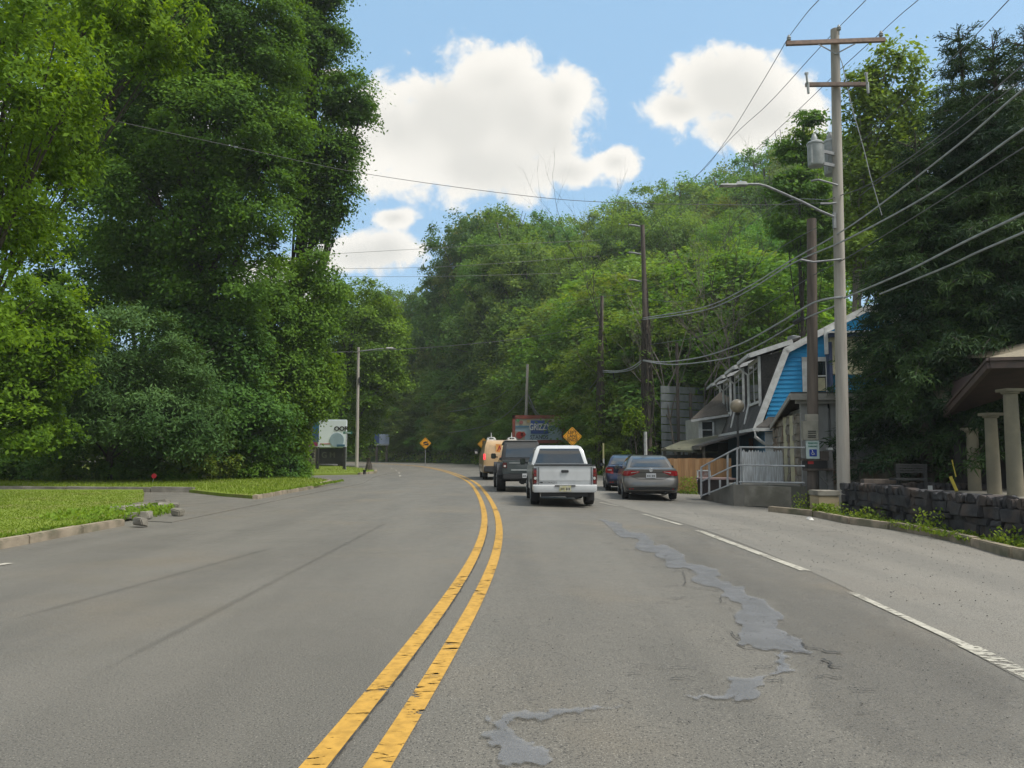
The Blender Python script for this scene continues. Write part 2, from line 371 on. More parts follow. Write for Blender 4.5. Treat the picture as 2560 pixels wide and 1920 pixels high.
# sealed patches, dark overlay, cracks and seams lying on the asphalt
def softmat(name, c, alpha, rough=.75, c2=None, lo=.3, hi=.75, sc_=5):
    m = mat(name, c, c2, 3, rough, .3, 60, spec=.35); t = m.node_tree; p = t.nodes['Principled BSDF']; out = t.nodes['Material Output']
    tc = N(t, 'ShaderNodeTexCoord').outputs['Object']; at = N(t, 'ShaderNodeAttribute', attribute_name='edge')
    e = mth(t, 'ADD', at.outputs['Fac'], mth(t, 'MULTIPLY', mth(t, 'SUBTRACT', noise(t, tc, sc_, 7, .65), .5), 1.1)); e = mrange(t, e, lo, hi)
    a = mth(t, 'MULTIPLY', e, alpha); a = mth(t, 'MULTIPLY', a, mrange(t, at.outputs['Fac'], 0, .6))
    tr = N(t, 'ShaderNodeBsdfTransparent'); mx = N(t, 'ShaderNodeMixShader'); L(t, a, mx.inputs[0]); L(t, tr.outputs[0], mx.inputs[1]); L(t, p.outputs[0], mx.inputs[2]); L(t, mx.outputs[0], out.inputs[0]); return m
M['patch'] = softmat('smooth_sheen_patch', (.26, .27, .29), .5, .5, (.20, .21, .225), .2, 1.0, 9)  # sealed asphalt; the sky reflected on it is painted in as paler bluish colour
M['patch_dark'] = softmat('dark_overlay', (.085, .084, .084), .12, .65, (.11, .107, .10), .1, 1.0, 3)
def sheet(name, px, z, m, jit=6, soft=30, step=5):
    px = np.array(px, float); lo, hi = px.min(0) - 24, px.max(0) + 16
    gx = np.arange(lo[0], hi[0] + step, step); gy = np.arange(lo[1], hi[1] + step, max(2.5, step * .6)); X, Y = np.meshgrid(gx, gy)
    X0_, Y0_ = X.copy(), Y.copy(); sd = px[0][0] * .01
    for i in range(X.shape[0]):
        for j in range(X.shape[1]):
            x_, y_ = X0_[i, j], Y0_[i, j]; n_ = lambda k, q_: mno.noise(Vector((x_ / q_ + sd, y_ / q_ * 2.2, k)))
            X[i, j] += 34 * n_(1, 60) + 16 * n_(2, 22); Y[i, j] += 13 * n_(3, 60) + 7 * n_(4, 22)
    a, b = px, np.roll(px, -1, 0); ins = np.zeros(X.shape, bool); dist = np.full(X.shape, 1e9)
    for (x0, y0), (x1, y1) in zip(a, b):
        c = ((y0 > Y) != (y1 > Y)) & (X < (x1 - x0) * (Y - y0) / ((y1 - y0) or 1e-9) + x0); ins ^= c
        dx, dy = x1 - x0, y1 - y0; t = np.clip(((X - x0) * dx + (Y - y0) * dy) / (dx * dx + dy * dy + 1e-9), 0, 1)
        dist = np.minimum(dist, np.hypot(X - x0 - t * dx, (Y - y0 - t * dy) * 1.8))
    e = np.where(ins, np.clip(dist / soft, 0, 1), 0); vs = []; ed = []; mp_ = {}; fs = []
    def vid(i, j):
        if (i, j) not in mp_:
            g = G(X0_[i, j], Y0_[i, j]); mp_[(i, j)] = len(vs); vs.append((g.x, g.y, gz(g.x, g.y) + z)); ed.append(float(e[i, j]))
        return mp_[(i, j)]
    for i in range(X.shape[0] - 1):
        for j in range(X.shape[1] - 1):
            if ins[i:i + 2, j:j + 2].any(): fs.append((vid(i, j), vid(i, j + 1), vid(i + 1, j + 1), vid(i + 1, j)))
    mb = MB(); mb.add(vs, fs); o = mb.build(name, m); at = o.data.attributes.new('edge', 'FLOAT', 'POINT'); at.data.foreach_set('value', ed)
    return tag(o, kind='structure')
def px2(x, y): return (1280 + x * .5787, 1240 + y * .5787)
sheet('road_patch', [px2(*p) for p in [(250, 60), (390, 75), (560, 170), (800, 150), (1050, 250), (1270, 325), (1470, 410), (1700, 530), (1950, 655), (2212, 790), (2212, 1000), (2300, 1000), (2300, 1180), (1700, 1180), (1300, 1000), (1200, 800), (1130, 640), (1060, 480), (880, 370), (680, 290), (460, 190)]], .0075, M['patch_dark'], 3, 70)
sheet('road_patch', [px2(*p) for p in [(300, 80), (450, 100), (640, 200), (840, 300), (1010, 400), (1140, 490), (1200, 590), (1310, 685), (1200, 695), (1190, 770), (1110, 790), (1140, 700), (1160, 672), (1000, 660), (965, 600), (980, 500), (900, 430), (760, 350), (560, 240), (420, 150)]], .0115, M['patch'], 7, 15)
sheet('road_patch', [px2(*p) for p in [(1120, 690), (1200, 695), (1200, 770), (1100, 800), (1070, 885), (930, 890), (700, 880), (690, 868), (900, 860), (910, 800), (1130, 775)]], .0118, M['patch'], 6, 12)
sheet('road_patch', [px2(*p) for p in [(0, 935), (300, 915), (500, 905), (480, 925), (200, 965), (60, 985), (0, 990), (60, 1060), (150, 1110), (170, 1175), (-40, 1175), (-120, 1080), (-90, 1010), (-140, 960)]], .0115, M['patch'], 6, 15)
M['seam'] = mat('crack_filler', (.03, .03, .03), (.045, .044, .042), 6, .8)
cracks = [[(690, 330), (740, 325), (780, 322)], [(740, 330), (750, 370), (740, 390), (800, 402), (890, 410)], [(680, 380), (740, 392)], [(860, 430), (905, 440), (905, 465)], [(940, 488), (970, 505)],
          [(945, 590), (960, 612), (990, 628)], [(975, 645), (1010, 662), (1160, 672), (1310, 685)], [(1250, 640), (1275, 662), (1330, 665), (1360, 680), (1440, 682)], [(1340, 712), (1380, 728), (1375, 742), (1440, 752)],
          [(1310, 790), (1360, 780), (1400, 792), (1435, 796)], [(1100, 805), (1190, 800)], [(620, 750), (680, 748), (740, 745), (820, 752)], [(690, 795), (760, 793)], [(0, 842), (15, 845)], [(980, 560), (1010, 562)],
          [(1185, 605), (1210, 615)], [(460, 140), (520, 142)], [(420, 75), (700, 78), (900, 85)], [(1000, 98), (1180, 100)], [(800, 150), (1000, 147), (1200, 150), (1500, 158)], [(730, 130), (900, 135)], [(555, 655), (590, 660)]]
for _ in range(46):                                    # finer ravelled cracks near the sealed strip and wheel path
    y_ = rnd.uniform(130, 1000); x_ = 380 + (y_ - 90) * 1.25 + rnd.gauss(0, 110) if y_ < 720 else rnd.uniform(200, 1500); l_ = rnd.uniform(20, 70) * (.5 + y_ / 700)
    cracks.append([(x_, y_), (x_ + l_ * .4, y_ + rnd.uniform(-4, 6)), (x_ + l_, y_ + rnd.uniform(-5, 8))])
for k, c in enumerate(cracks):
    pts = []
    for i in range(len(c) - 1):
        for t in range(6):
            a = (c[i][0] + (c[i + 1][0] - c[i][0]) * t / 6 + rnd.uniform(-4, 4), c[i][1] + (c[i + 1][1] - c[i][1]) * t / 6 + rnd.uniform(-1.6, 1.6)); pts.append(G(*px2(*a)))
    mb = MB(); s_ = rnd.uniform(.6, 1.3) * (.6 if k > 20 else 1) * (2.2 if 7 <= k <= 8 else 1) * (2.5 if k in (17, 19) else 1)
    ribbon(mb, pts, [rnd.uniform(.003, .015) * s_ for _ in pts], .015); tag(mb.build('road_crack', M['seam']), kind='structure')
# crack beside the yellow line and long dark seams in the left lanes
mb = MB(); ids = [i for i in range(len(cl)) if 2 < cl[i][1] < 16]
dpts = []
for a, b in zip(ids[:-1], ids[1:]):
    for t in range(14): dpts.append(off(a, -.07) * (1 - t / 14) + off(b, -.07) * t / 14 + np.array((rnd.uniform(-.006, .006), 0)))
ribbon(mb, dpts, [rnd.uniform(.003, .016) * (1 if rnd.random() < .8 else .1) for _ in dpts], .0105); tag(mb.build('road_crack', M['seam']), kind='structure')
M['stain'] = softmat('tyre_stain', (.055, .052, .046), .16, .75, None, .1, 1.0, 2)
def soft_ribbon(name, pts, w, z):
    vs, fs, ed = [], [], []
    n = len(pts)
    for i, p in enumerate(pts):
        a, b = pts[max(0, i - 1)], pts[min(n - 1, i + 1)]; d = Vector((b[0] - a[0], b[1] - a[1], 0)).normalized(); s = Vector((d.y, -d.x, 0))
        for k, e in ((-1, 0), (0, 1), (1, 0)):
            q = Vector((p[0], p[1], 0)) + s * k * w; vs.append((q.x, q.y, gz(q.x, q.y) + z)); ed.append(e * min(1, i / 2, (n - 1 - i) / 2))
    for i in range(n - 1):
        for k in (0, 1): fs.append((3 * i + k, 3 * i + k + 1, 3 * i + 4 + k, 3 * i + 3 + k))
    mb = MB(); mb.add(vs, fs); o = mb.build(name, M['stain']); a = o.data.attributes.new('edge', 'FLOAT', 'POINT'); a.data.foreach_set('value', ed)
    return tag(o, kind='structure')
for a, b, w in [((-60, 1590), (540, 1560), 0), ((140, 1740), (980, 1300), .075), ((-40, 1570), (700, 1365), .09), ((1640, 1290), (2300, 1560), .0), ((1500, 1500), (1520, 1900), 0)]:
    if w: soft_ribbon('tyre_stain', dens(G(*a), G(*b), 16), w, .006)
# oily wheel-path stains and gravel bits near the bottom right
mb = MB()
def scatter_bits(n, fn, s0, s1, m, name, lab, z0=.002):
    mb = MB()
    for _ in range(n):
        x, y = fn(); s = rnd.uniform(s0, s1); z = gz(x, y) + s * .25 + z0
        mb.box((x, y, z), (s, s * rnd.uniform(.5, 1), s * .5), rnd.uniform(0, 3), jit=s * .22)
    return tag(mb.build(name, m), lab, 'gravel', kind='stuff')
M['bits'] = mat('grit', (.07, .068, .065), (.2, .19, .17), 3, .9)
def f1():
    y = rnd.uniform(5, 20) ; x = 4.0 + 4.0 * rnd.random() ** .8; return x, y
scatter_bits(900, f1, .005, .014, M['bits'], 'gravel', 'loose dark grit scattered over the paler right lane', .012)
def f2():
    y = rnd.uniform(3.5, 7); x = rnd.uniform(-.2, 3.3); return x, y
scatter_bits(900, f2, .003, .008, M['bits'], 'gravel', 'fine stone chips on the near asphalt right of the yellow lines', .012)

# ------------------------------------------------------------------ left verge: lawns, kerbs, drive
def slab(name, out, z0, z1, m, kind='structure'):
    mb = MB(); mb.prism([(x, y, z0) for x, y in out], (0, 0, z1 - z0)); o = mb.build(name, m)
    return tag(o, kind=kind)
slab('side_road', [(-60, 17), (-9, 17), (-6.9, 16), (-6.9, 26), (-6.8, 36), (-8.0, 46), (-8.2, 56), (-10, 60), (-60, 60)], -.05, .0145, M['road'])
LW1 = [(-60, -20), (-7.75, -20), (-7.72, 15.2), (-8.4, 17.2), (-9.3, 19), (-10.3, 22), (-11.7, 25), (-13, 27.7), (-60, 28.2)]
LW2 = [(-60, 29.3), (-19, 28.9), (-11.5, 27.8), (-9.3, 25.2), (-7.9, 23.9), (-7.85, 30), (-8.5, 36.4), (-9.8, 39.3), (-13, 41), (-18, 42), (-60, 44)]
LW3 = [(-60, 50), (-18, 47.2), (-12, 47.5), (-9.6, 49.5), (-9.3, 52.5), (-10.2, 58), (-13, 66), (-18, 78), (-60, 90)]
for o_ in (LW1, LW2, LW3): slab('lawn', o_, -.05, .115, M['lawn'])
def kerb(pts, w=.17, h=.14, lab=None, name='kerb', m='kerb'):
    mb = MB(); n = 0
    for i in range(len(pts) - 1):
        a, b = Vector((*pts[i][:2], 0)), Vector((*pts[i + 1][:2], 0)); k = max(1, int((b - a).length / 1.5))
        for j in range(k):
            p0, p1 = a + (b - a) * j / k, a + (b - a) * (j + 1) / k; d = (p1 - p0).normalized() * .012
            zz = [gz(p.x, p.y) for p in (p0, p1)]; t = rnd.uniform(-.012, .012)
            mb.bar((p0.x + d.x + t, p0.y + d.y, zz[0] + h / 2 - .02 + t), (p1.x - d.x + t, p1.y - d.y, zz[1] + h / 2 - .02 + rnd.uniform(-.012, .012)), w, h + .04)
    o = mb.build(name, M[m], bevel=.018); tag(o, kind='structure'); return o
kerb([(-7.63, -12), (-7.63, 15.4)])
kerb([(-7.75, 23.7), (-7.75, 30), (-8.4, 36.4), (-9.6, 39.2)])
kerb([(-9.6, 49.2), (-9.15, 52.5), (-10.05, 58)], .15)
kerb([(-40, 28.6), (-19, 28.3), (-11.2, 27.7)], .22, .2, m='concrete')
# rubble where the left kerb breaks off
for k, (u, v, s) in enumerate([(318, 1283, .75), (345, 1300, .5), (378, 1270, .85), (420, 1275, .5), (445, 1292, .3), (350, 1318, .3), (405, 1264, .35), (300, 1290, .35)]):
    p = G(u, v); mb = MB(); mb.box((p.x, p.y, .10), (s, s * .55, .13), rnd.uniform(-.6, .6), jit=.03, rx=rnd.uniform(-.12, .12), ry=rnd.uniform(-.1, .1))
    o = mb.build('concrete_chunk', M['concrete'], bevel=.02)
    lab = ['long broken slab at the left end of the rubble heap', 'flat broken slab low in front of the rubble heap', 'largest pale slab on top of the rubble heap', 'medium slab behind right of the rubble heap', 'small chunk lying on the asphalt right of the rubble', 'small chunk beside the end of the kerb', 'small pale lump at the back of the rubble heap', 'small lump at the left back of the rubble heap'][k]
    tag(o, lab, 'rubble', 'broken concrete where the kerb ends')

# ------------------------------------------------------------------ leaf machinery
rs = np.random.RandomState(11)
def unit(v): return v / np.maximum(1e-9, np.linalg.norm(v, axis=1))[:, None]
def leaf_data(name, c, t, b, mtl, tint=None, extra=None):
    """c centres, t half-length vectors, b half-width vectors"""
    n = len(c); v = np.empty((n, 4, 3), np.float32)
    v[:, 0] = c - t; v[:, 1] = c + b - t * .1; v[:, 2] = c + t; v[:, 3] = c - b - t * .1
    me = bpy.data.meshes.new(name); me.vertices.add(4 * n); me.vertices.foreach_set('co', v.reshape(-1))
    me.loops.add(4 * n); me.loops.foreach_set('vertex_index', np.arange(4 * n, dtype=np.int32))
    me.polygons.add(n); me.polygons.foreach_set('loop_start', np.arange(0, 4 * n, 4, dtype=np.int32))
    try: me.polygons.foreach_set('loop_total', np.full(n, 4, np.int32))
    except Exception: pass
    a = me.attributes.new('tint', 'FLOAT', 'FACE')
    a.data.foreach_set('value', (rs.rand(n) if tint is None else tint).astype(np.float32))
    me.materials.append(mtl); me.update(calc_edges=True); return me
def leaves_in_blobs(blobs, n, size, clump=.75, flat=.55, droop=.35, aspect=.55, shell=.55, sizevar=.35, inner=.12):
    """blobs: (cx,cy,cz, rx,ry,rz); returns centre, half length, half width, tint"""
    bl = np.array(blobs, float); area = (bl[:, 3] * bl[:, 5] + bl[:, 3] * bl[:, 4]) ; pr = area / area.sum()
    nc = int(50 + 1.05 * n ** .5); per = max(4, n // nc)
    bi = rs.choice(len(bl), nc, p=pr); d = unit(rs.randn(nc, 3)); rr = shell + (1 - shell) * rs.rand(nc) ** .6
    ins = rs.rand(nc) < inner; rr[ins] *= rs.rand(ins.sum()) * .8
    cc = bl[bi, :3] + d * rr[:, None] * bl[bi, 3:]
    cr_ = clump * (.55 + .9 * rs.rand(nc))
    # keep clumps that are not buried in another blob too often
    idx = np.repeat(np.arange(nc), per); o = rs.randn(nc * per, 3) * .43
    o[:, 2] *= flat; c = cc[idx] + o * cr_[idx][:, None]
    r2 = (o[:, 0] ** 2 + o[:, 1] ** 2); c[:, 2] -= r2 * cr_[idx] * .35        # sprays arch downwards
    out = d[idx]
    nrm = unit(out * .7 + np.array((0, 0, .8)) + rs.randn(len(c), 3) * .5)
    t = unit(np.cross(nrm, rs.randn(len(c), 3))); t[:, 2] -= droop * rs.rand(len(c)); t = unit(t); b = unit(np.cross(nrm, t))
    s = size * (1 - sizevar + 2 * sizevar * rs.rand(len(c)))
    ct = rs.rand(nc)[idx]; tint = np.clip(.65 * ct + .35 * rs.rand(len(c)) + .12 * (d[idx][:, 2] > .3), 0, 1)  # upward-facing clumps tinted paler, top light put into the leaf colour
    return c, t * (s / 2)[:, None], b * (s * aspect / 2)[:, None], tint
def trunk_mb(base, blobs, r0, bend=.3):
    mb = MB(); base = Vector(base); tp = max(blobs, key=lambda b: b[2]); topz = tp[2]
    cx = sum(b[0] for b in blobs) / len(blobs); cy = sum(b[1] for b in blobs) / len(blobs)
    k = 7; pts = []
    for i in range(k):
        t = i / (k - 1); pts.append(base + Vector(((cx - base.x) * t * t + rnd.uniform(-bend, bend) * t, (cy - base.y) * t * t + rnd.uniform(-bend, bend) * t, (topz - base.z) * t)))
    mb.tube(pts, [r0 * (1.15 - .2 * min(1, i) - .8 * i / (k - 1)) + .02 for i in range(k)], 9)
    for b in blobs:
        z = base.z + (b[2] - base.z) * rnd.uniform(.35, .7); i = min(k - 2, max(0, int((z - base.z) / (topz - base.z + .01) * (k - 1)))); s = pts[i]
        e = Vector(b[:3]); m1 = s.lerp(e, .5) + Vector((rnd.uniform(-.3, .3), rnd.uniform(-.3, .3), rnd.uniform(0, .6)))
        rr = r0 * .35; mb.tube([s, m1, e], [rr, rr * .6, rr * .2], 6)
        for _ in range(3):
            q = e + Vector([rnd.uniform(-1, 1) * b[3 + j] * .8 for j in range(3)]); mb.tube([m1, (m1 + q) / 2 + Vector((0, 0, .2)), q], [rr * .35, rr * .22, .015], 5)
    return mb
def tree(name, base, blobs, n, size, mtl, r0, label, cat='tree', group=None, colr=(1, 1, 1), bark='bark', **kw):
    e = empty(name, base, 0, label, cat, group)
    bb = [(b[0] - base[0], b[1] - base[1], b[2] - base[2], *b[3:]) for b in blobs]
    me = leaf_data('crown', *leaves_in_blobs(bb, n, size, **kw)[:3], M[mtl]) if False else None
    c, t, b, ti = leaves_in_blobs(bb, n, size, **kw); me = leaf_data('crown', c, t, b, M[mtl], ti)
    o = bpy.data.objects.new('crown', me); col.objects.link(o); o.parent = e; o.color = (*colr, 1)
    if r0:
        tb = trunk_mb((0, 0, 0), bb, r0); tb.build('trunk', M[bark], e, smooth=True, local=True)
    return e
def pb(u, v, D, ru, rv=None, rd=None):                # blob seen at a pixel, at a real distance and size
    rv = rv or ru; p = P(u, v, D); s = D / F; return (p.x, p.y, p.z, ru * s, (rd or ru) * s, rv * s)
# ------------------------------------------------------------------ left wall of trees
def gb(x, y): return (x, y, tz(x, y))
T = []
# big maple filling the left middle
tree('maple_tree', (-16.5, 40, 0), [pb(430, 110, 38, 210, 150), pb(640, 180, 38, 130, 150), pb(560, 330, 37, 180, 130), pb(300, 330, 39, 170, 150), pb(640, 470, 37, 120, 130),
     pb(430, 520, 38, 190, 140), pb(560, 690, 38, 140, 110), pb(330, 700, 40, 130, 120), pb(600, 40, 38, 160, 120), pb(330, -40, 38, 200, 130), pb(620, -150, 38, 170, 120), pb(700, 330, 37, 60, 90)],
     250000, .185, 'leaf', .5, 'huge green maple with layered boughs filling the upper left', 'tree', 'trees along the left verge', (.74, .86, .74), clump=1.15, flat=.5, shell=.7, inner=.1)
# tall maple with open right edge against the clouds
tree('maple_tree', (-13.5, 48, 0), [pb(800, 60, 46, 70, 120), pb(780, -90, 46, 110, 120), pb(860, 240, 46, 62, 80), pb(820, 380, 46, 75, 80), pb(790, 520, 46, 62, 80), pb(730, 200, 47, 80, 150), pb(740, 420, 47, 70, 120), pb(850, 470, 46, 38, 60), pb(790, 590, 46, 26, 26), pb(905, 270, 46, 26, 40)],
     110000, .2, 'leaf', .42, 'tall maple with an uneven right edge against the clouds', 'tree', 'trees along the left verge', (.66, .8, .74), clump=.95, flat=.6, shell=.6, inner=.15)
# middle storey behind, leaf colour darkened to back the gaps with shade
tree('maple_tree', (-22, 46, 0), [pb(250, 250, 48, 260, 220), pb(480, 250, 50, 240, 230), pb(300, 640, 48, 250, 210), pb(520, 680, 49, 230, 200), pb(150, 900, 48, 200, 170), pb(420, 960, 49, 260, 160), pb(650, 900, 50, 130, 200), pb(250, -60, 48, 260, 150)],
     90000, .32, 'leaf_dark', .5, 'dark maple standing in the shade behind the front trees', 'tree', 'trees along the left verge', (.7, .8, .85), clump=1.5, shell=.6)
tree('locust_tree', (-14.5, 43, 0), [pb(720, 720, 42, 85, 80), pb(640, 800, 41, 110, 100), pb(760, 830, 42, 70, 80), pb(690, 930, 42, 110, 90), pb(780, 960, 43, 55, 70), pb(800, 800, 42, 45, 50), pb(790, 665, 42, 55, 50), pb(835, 720, 42, 40, 50), pb(620, 1000, 41, 110, 90)],
     60000, .175, 'leaf', .2, 'mid-height locust tree below the tall maple', 'tree', 'trees along the left verge', (1.0, 1.08, 1), clump=.8, flat=.7, droop=.7, shell=.6)
tree('locust_tree', (-12.8, 44, 0), [pb(720, 960, 42.5, 60, 60), pb(770, 1000, 42.5, 55, 60), pb(700, 1050, 42, 55, 55), pb(815, 950, 43, 35, 50), pb(650, 1090, 42, 45, 45), pb(735, 1095, 42.5, 40, 35), pb(830, 900, 43, 26, 40)],
     30000, .18, 'leaf_bright', .12, 'small bright green locust with drooping leaves beside the white billboard', 'tree', 'trees along the left verge', (.75, .88, .8), clump=.6, droop=.9, flat=.8, shell=.6)
# silver green sumac-like bush tree
tree('willow_tree', (-18.5, 36, 0), [pb(330, 840, 34, 110, 90), pb(250, 930, 34, 130, 100), pb(430, 930, 34.5, 100, 100), pb(350, 1030, 34, 140, 90), pb(470, 1060, 34.5, 90, 80), pb(160, 1050, 34, 120, 80)],
     48000, .2, 'leaf_silver', .16, 'greyish green willow with pale leaf undersides under the big maple', 'tree', 'trees along the left verge', (.6, .74, .5), clump=.85, droop=.6, aspect=.3, shell=.65)
tree('maple_tree', (-12, 34, 0), [pb(620, 890, 36, 90, 120), pb(560, 1010, 36, 110, 90), pb(640, 760, 37, 80, 90), pb(520, 860, 37, 110, 110), pb(660, 1060, 37, 80, 70)],
     30000, .28, 'leaf_dark', .2, 'dark young maple between the willow and the bright locust', 'tree', 'trees along the left verge', (1, 1.1, 1), clump=.8, shell=.65) if False else \
tree('maple_tree', (-15, 39.5, 0), [pb(560, 880, 38.5, 100, 130), pb(540, 1010, 38, 110, 90), pb(640, 1040, 39, 90, 90), pb(480, 800, 39, 110, 90)],
     46000, .2, 'leaf_dark', .2, 'dark young maple between the grey willow and the bright locust', 'tree', 'trees along the left verge', (1, 1.1, 1), clump=.85, shell=.65)
# near ash, its yellow-green boughs hang in from the left
tree('ash_tree', (-13.6, 19.0, .1), [pb(60, 60, 17, 190, 120), pb(60, 240, 17, 190, 110), pb(200, 200, 17, 110, 90), pb(20, 420, 17.5, 170, 120), pb(-120, 500, 18, 260, 260), pb(-60, 760, 18, 200, 120), pb(-120, 0, 18, 260, 220)],
     40000, .14, 'leaf_bright', .22, 'near ash tree with yellow-green boughs hanging in from the upper left', 'tree', 'trees along the left verge', (.84, .96, .9), clump=.42, droop=.95, aspect=.42, flat=.9, shell=.55)
tree('ash_tree', (-15.5, 21.5, .1), [pb(300, 50, 20, 110, 70), pb(420, 100, 20, 80, 60), pb(350, 155, 20, 60, 40), pb(230, 10, 20, 150, 80), pb(470, 30, 20, 45, 55), pb(130, 330, 20, 120, 110), pb(180, 420, 20, 70, 70), pb(60, 560, 20, 120, 80)],
     22000, .15, 'leaf_bright', .18, 'second ash whose lit leaf sprays cross in front of the big maple', 'tree', 'trees along the left verge', (.86, .98, .9), clump=.42, droop=.95, aspect=.42, flat=.9, shell=.5)
tree('box_elder', (-21, 30.5, .1), [pb(60, 850, 29, 120, 100), pb(170, 830, 29, 60, 55), pb(20, 980, 29, 120, 80), pb(140, 930, 29, 70, 60), pb(60, 1060, 29, 110, 70), pb(-60, 900, 29, 150, 150), pb(110, 740, 29, 100, 60)],
     44000, .165, 'leaf_bright', .14, 'bright leafy box elder at the far left edge behind the lawn', 'tree', 'trees along the left verge', (.75, .88, .8), clump=.6, droop=.6, aspect=.6, shell=.6)
# hedge of separate bushes on the lawn's edge
hs = [(-30, 1110, 37, 120, 95), (90, 1125, 37, 110, 85), (205, 1130, 37, 100, 80), (320, 1120, 37.5, 90, 85), (420, 1135, 38, 85, 70), (520, 1110, 38.5, 95, 90), (620, 1125, 40, 75, 70), (700, 1140, 42, 60, 48), (745, 1145, 44, 30, 35)]
hl = ['dark round bush at the far left behind the kerb strip', 'dense bush behind the long kerb near the left edge', 'leafy bush to the left of the red reflector', 'bush right behind the red reflector', 'low bush to the right of the red reflector',
      'yellowish green bush bulging onto the lawn', 'bush between the yellowish bush and the sign post', 'low shrub left of the dark sign post', 'small shrub at the foot of the bright locust']
for (u, v, D, ru, rv), lb, k in zip(hs, hl, range(9)):
    p = P(u, 1200, D); g0 = G(u, 1203)
    tree('hedge_bush', (p.x, D, .05), [pb(u, v, D, ru * .75, rv), pb(u - ru * .5, v + 25, D - .6, ru * .5, rv * .6), pb(u + ru * .5, v + 25, D - .6, ru * .5, rv * .6), pb(u, v + 50, D - 1, ru * .8, rv * .35)],
         9500, .12, ['leaf', 'leaf_dark', 'leaf', 'leaf_dark'][k % 4] if k != 5 else 'leaf', .05, lb, 'bush', 'bushes along the left lawn', [(.8, .9, .85), (1.1, 1.15, 1), (1, 1, 1), (1.3, 1.35, 1), (.9, 1, .9), (1.5, 1.15, 1.1), (.9, 1, .9), (1, 1.1, 1), (1.2, 1.3, 1)][k], clump=.36, shell=.75, aspect=.7, inner=.05)
# trees beyond the side road on the left
tree('maple_tree', (-16.5, 76, 0), [pb(800, 760, 74, 90, 75), pb(900, 760, 74, 85, 60), pb(960, 850, 74, 60, 70), pb(860, 880, 75, 120, 90), pb(930, 960, 75, 80, 80), pb(970, 930, 74, 40, 60), pb(840, 1020, 76, 110, 90), pb(880, 1085, 76, 45, 50)],
     60000, .28, 'leaf', .35, 'broad maple behind the left lamp pole', 'tree', 'trees beyond the side road', (1.0, 1.02, .8), clump=1.2, shell=.7)
tree('maple_tree', (-24, 88, 0), [pb(720, 800, 86, 110, 100), pb(780, 960, 86, 140, 120), pb(680, 960, 86, 110, 120), pb(760, 1080, 84, 150, 70)],
     20000, .45, 'leaf_dark', .35, 'darker maple further left behind the white billboard', 'tree', 'trees beyond the side road', (1.2, 1.2, 1), clump=1.3, shell=.7)
# ------------------------------------------------------------------ the wooded hill: shared crowns, one object per tree
protos = []
def unit_crown(seed, kind):
    rr = random.Random(seed)
    bl = []
    if kind == 'round':
        for k in range(13):
            a = rr.uniform(0, 6.28); h = rr.uniform(.36, .86); w_ = .34 * math.sin(min(1, (1.05 - h) / .62) * 1.57)
            bl.append((math.cos(a) * w_ * rr.uniform(.3, 1), math.sin(a) * w_ * rr.uniform(.3, 1), h, rr.uniform(.12, .2), rr.uniform(.12, .2), rr.uniform(.09, .15)))
        bl.append((0, 0, .9, .13, .13, .09)); bl.append((0, 0, .5, .3, .3, .2))
    else:
        for k in range(12):
            a = rr.uniform(0, 6.28); h = .2 + .72 * k / 11; w_ = .17 * math.sin(min(1, (1.05 - h) / .5) * 1.57)
            bl.append((math.cos(a) * w_, math.sin(a) * w_, h, rr.uniform(.09, .15), rr.uniform(.09, .15), rr.uniform(.09, .14)))
    return bl
for k in range(8):
    kind = 'round' if k < 5 else 'tall'; bl = [tuple(q * 10 for q in b) for b in unit_crown(100 + k, kind)]
    c, t, b, ti = leaves_in_blobs(bl, 27000, .155, clump=.6, shell=.72, inner=.08, flat=.6)
    bl2 = bl; tb = trunk_mb((0, 0, -1), bl2, .2)
    protos.append((c, t, b, ti, tb))
pm = []
for k, (c, t, b, ti, tb) in enumerate(protos):
    me = leaf_data('crown', c, t, b, M['leaf'], ti); to = tb.build('trunk', M['bark'], smooth=True); tm = to.data; bpy.data.objects.remove(to); pm.append((me, tm))
M['leaf_hill'] = leafmat('hill_leaf', (.075, .14, .038), (.18, .27, .068), .45)
for me, _ in pm: me.materials[0] = M['leaf_hill']
rh = random.Random(21)
SK = [(700, 690), (860, 715), (980, 725), (1080, 728), (1120, 700), (1160, 600), (1210, 530), (1290, 505), (1380, 515), (1450, 528), (1540, 500), (1600, 455), (1680, 430), (1760, 425), (1850, 385), (1910, 330), (1970, 300), (2060, 360), (2200, 300), (2700, 430)]
def skyv(u):
    for (a, b), (c, d) in zip(SK[:-1], SK[1:]):
        if a <= u <= c: return b + (d - b) * (u - a) / (c - a)
    return 300
wood = []
def hill_tree(u, v, D, hmin=7, hmax=40, colr=None, sel=None, where='', wid=None):
    while dist_right(P(u, v, D).x, D) < 19 and D < 150: D += 3
    tp = P(u, v, D); z0 = tz(tp.x, D); h = tp.z - z0
    if h < 4: return
    h = min(h, hmax); k = rh.randrange(5) if sel is None else sel
    wood.append((tp.x, D, tp.z - h, h, k, colr or (rh.uniform(.68, 1.2), rh.uniform(.78, 1.15), rh.uniform(.7, 1.0)), wid or rh.uniform(.9, 1.25), u, v))
for u in range(900, 2240, 62): hill_tree(u + rh.uniform(-20, 20), skyv(u) + rh.uniform(0, 26), rh.uniform(118, 134))
for u in range(1130, 2100, 66): hill_tree(u + rh.uniform(-20, 20), skyv(u) + rh.uniform(50, 90), rh.uniform(96, 108))
for u in range(1000, 2000, 76): hill_tree(u + rh.uniform(-20, 20), max(skyv(u), 600) + rh.uniform(90, 150), rh.uniform(100, 112), colr=(.85, .95, .85) if u < 1330 else None)
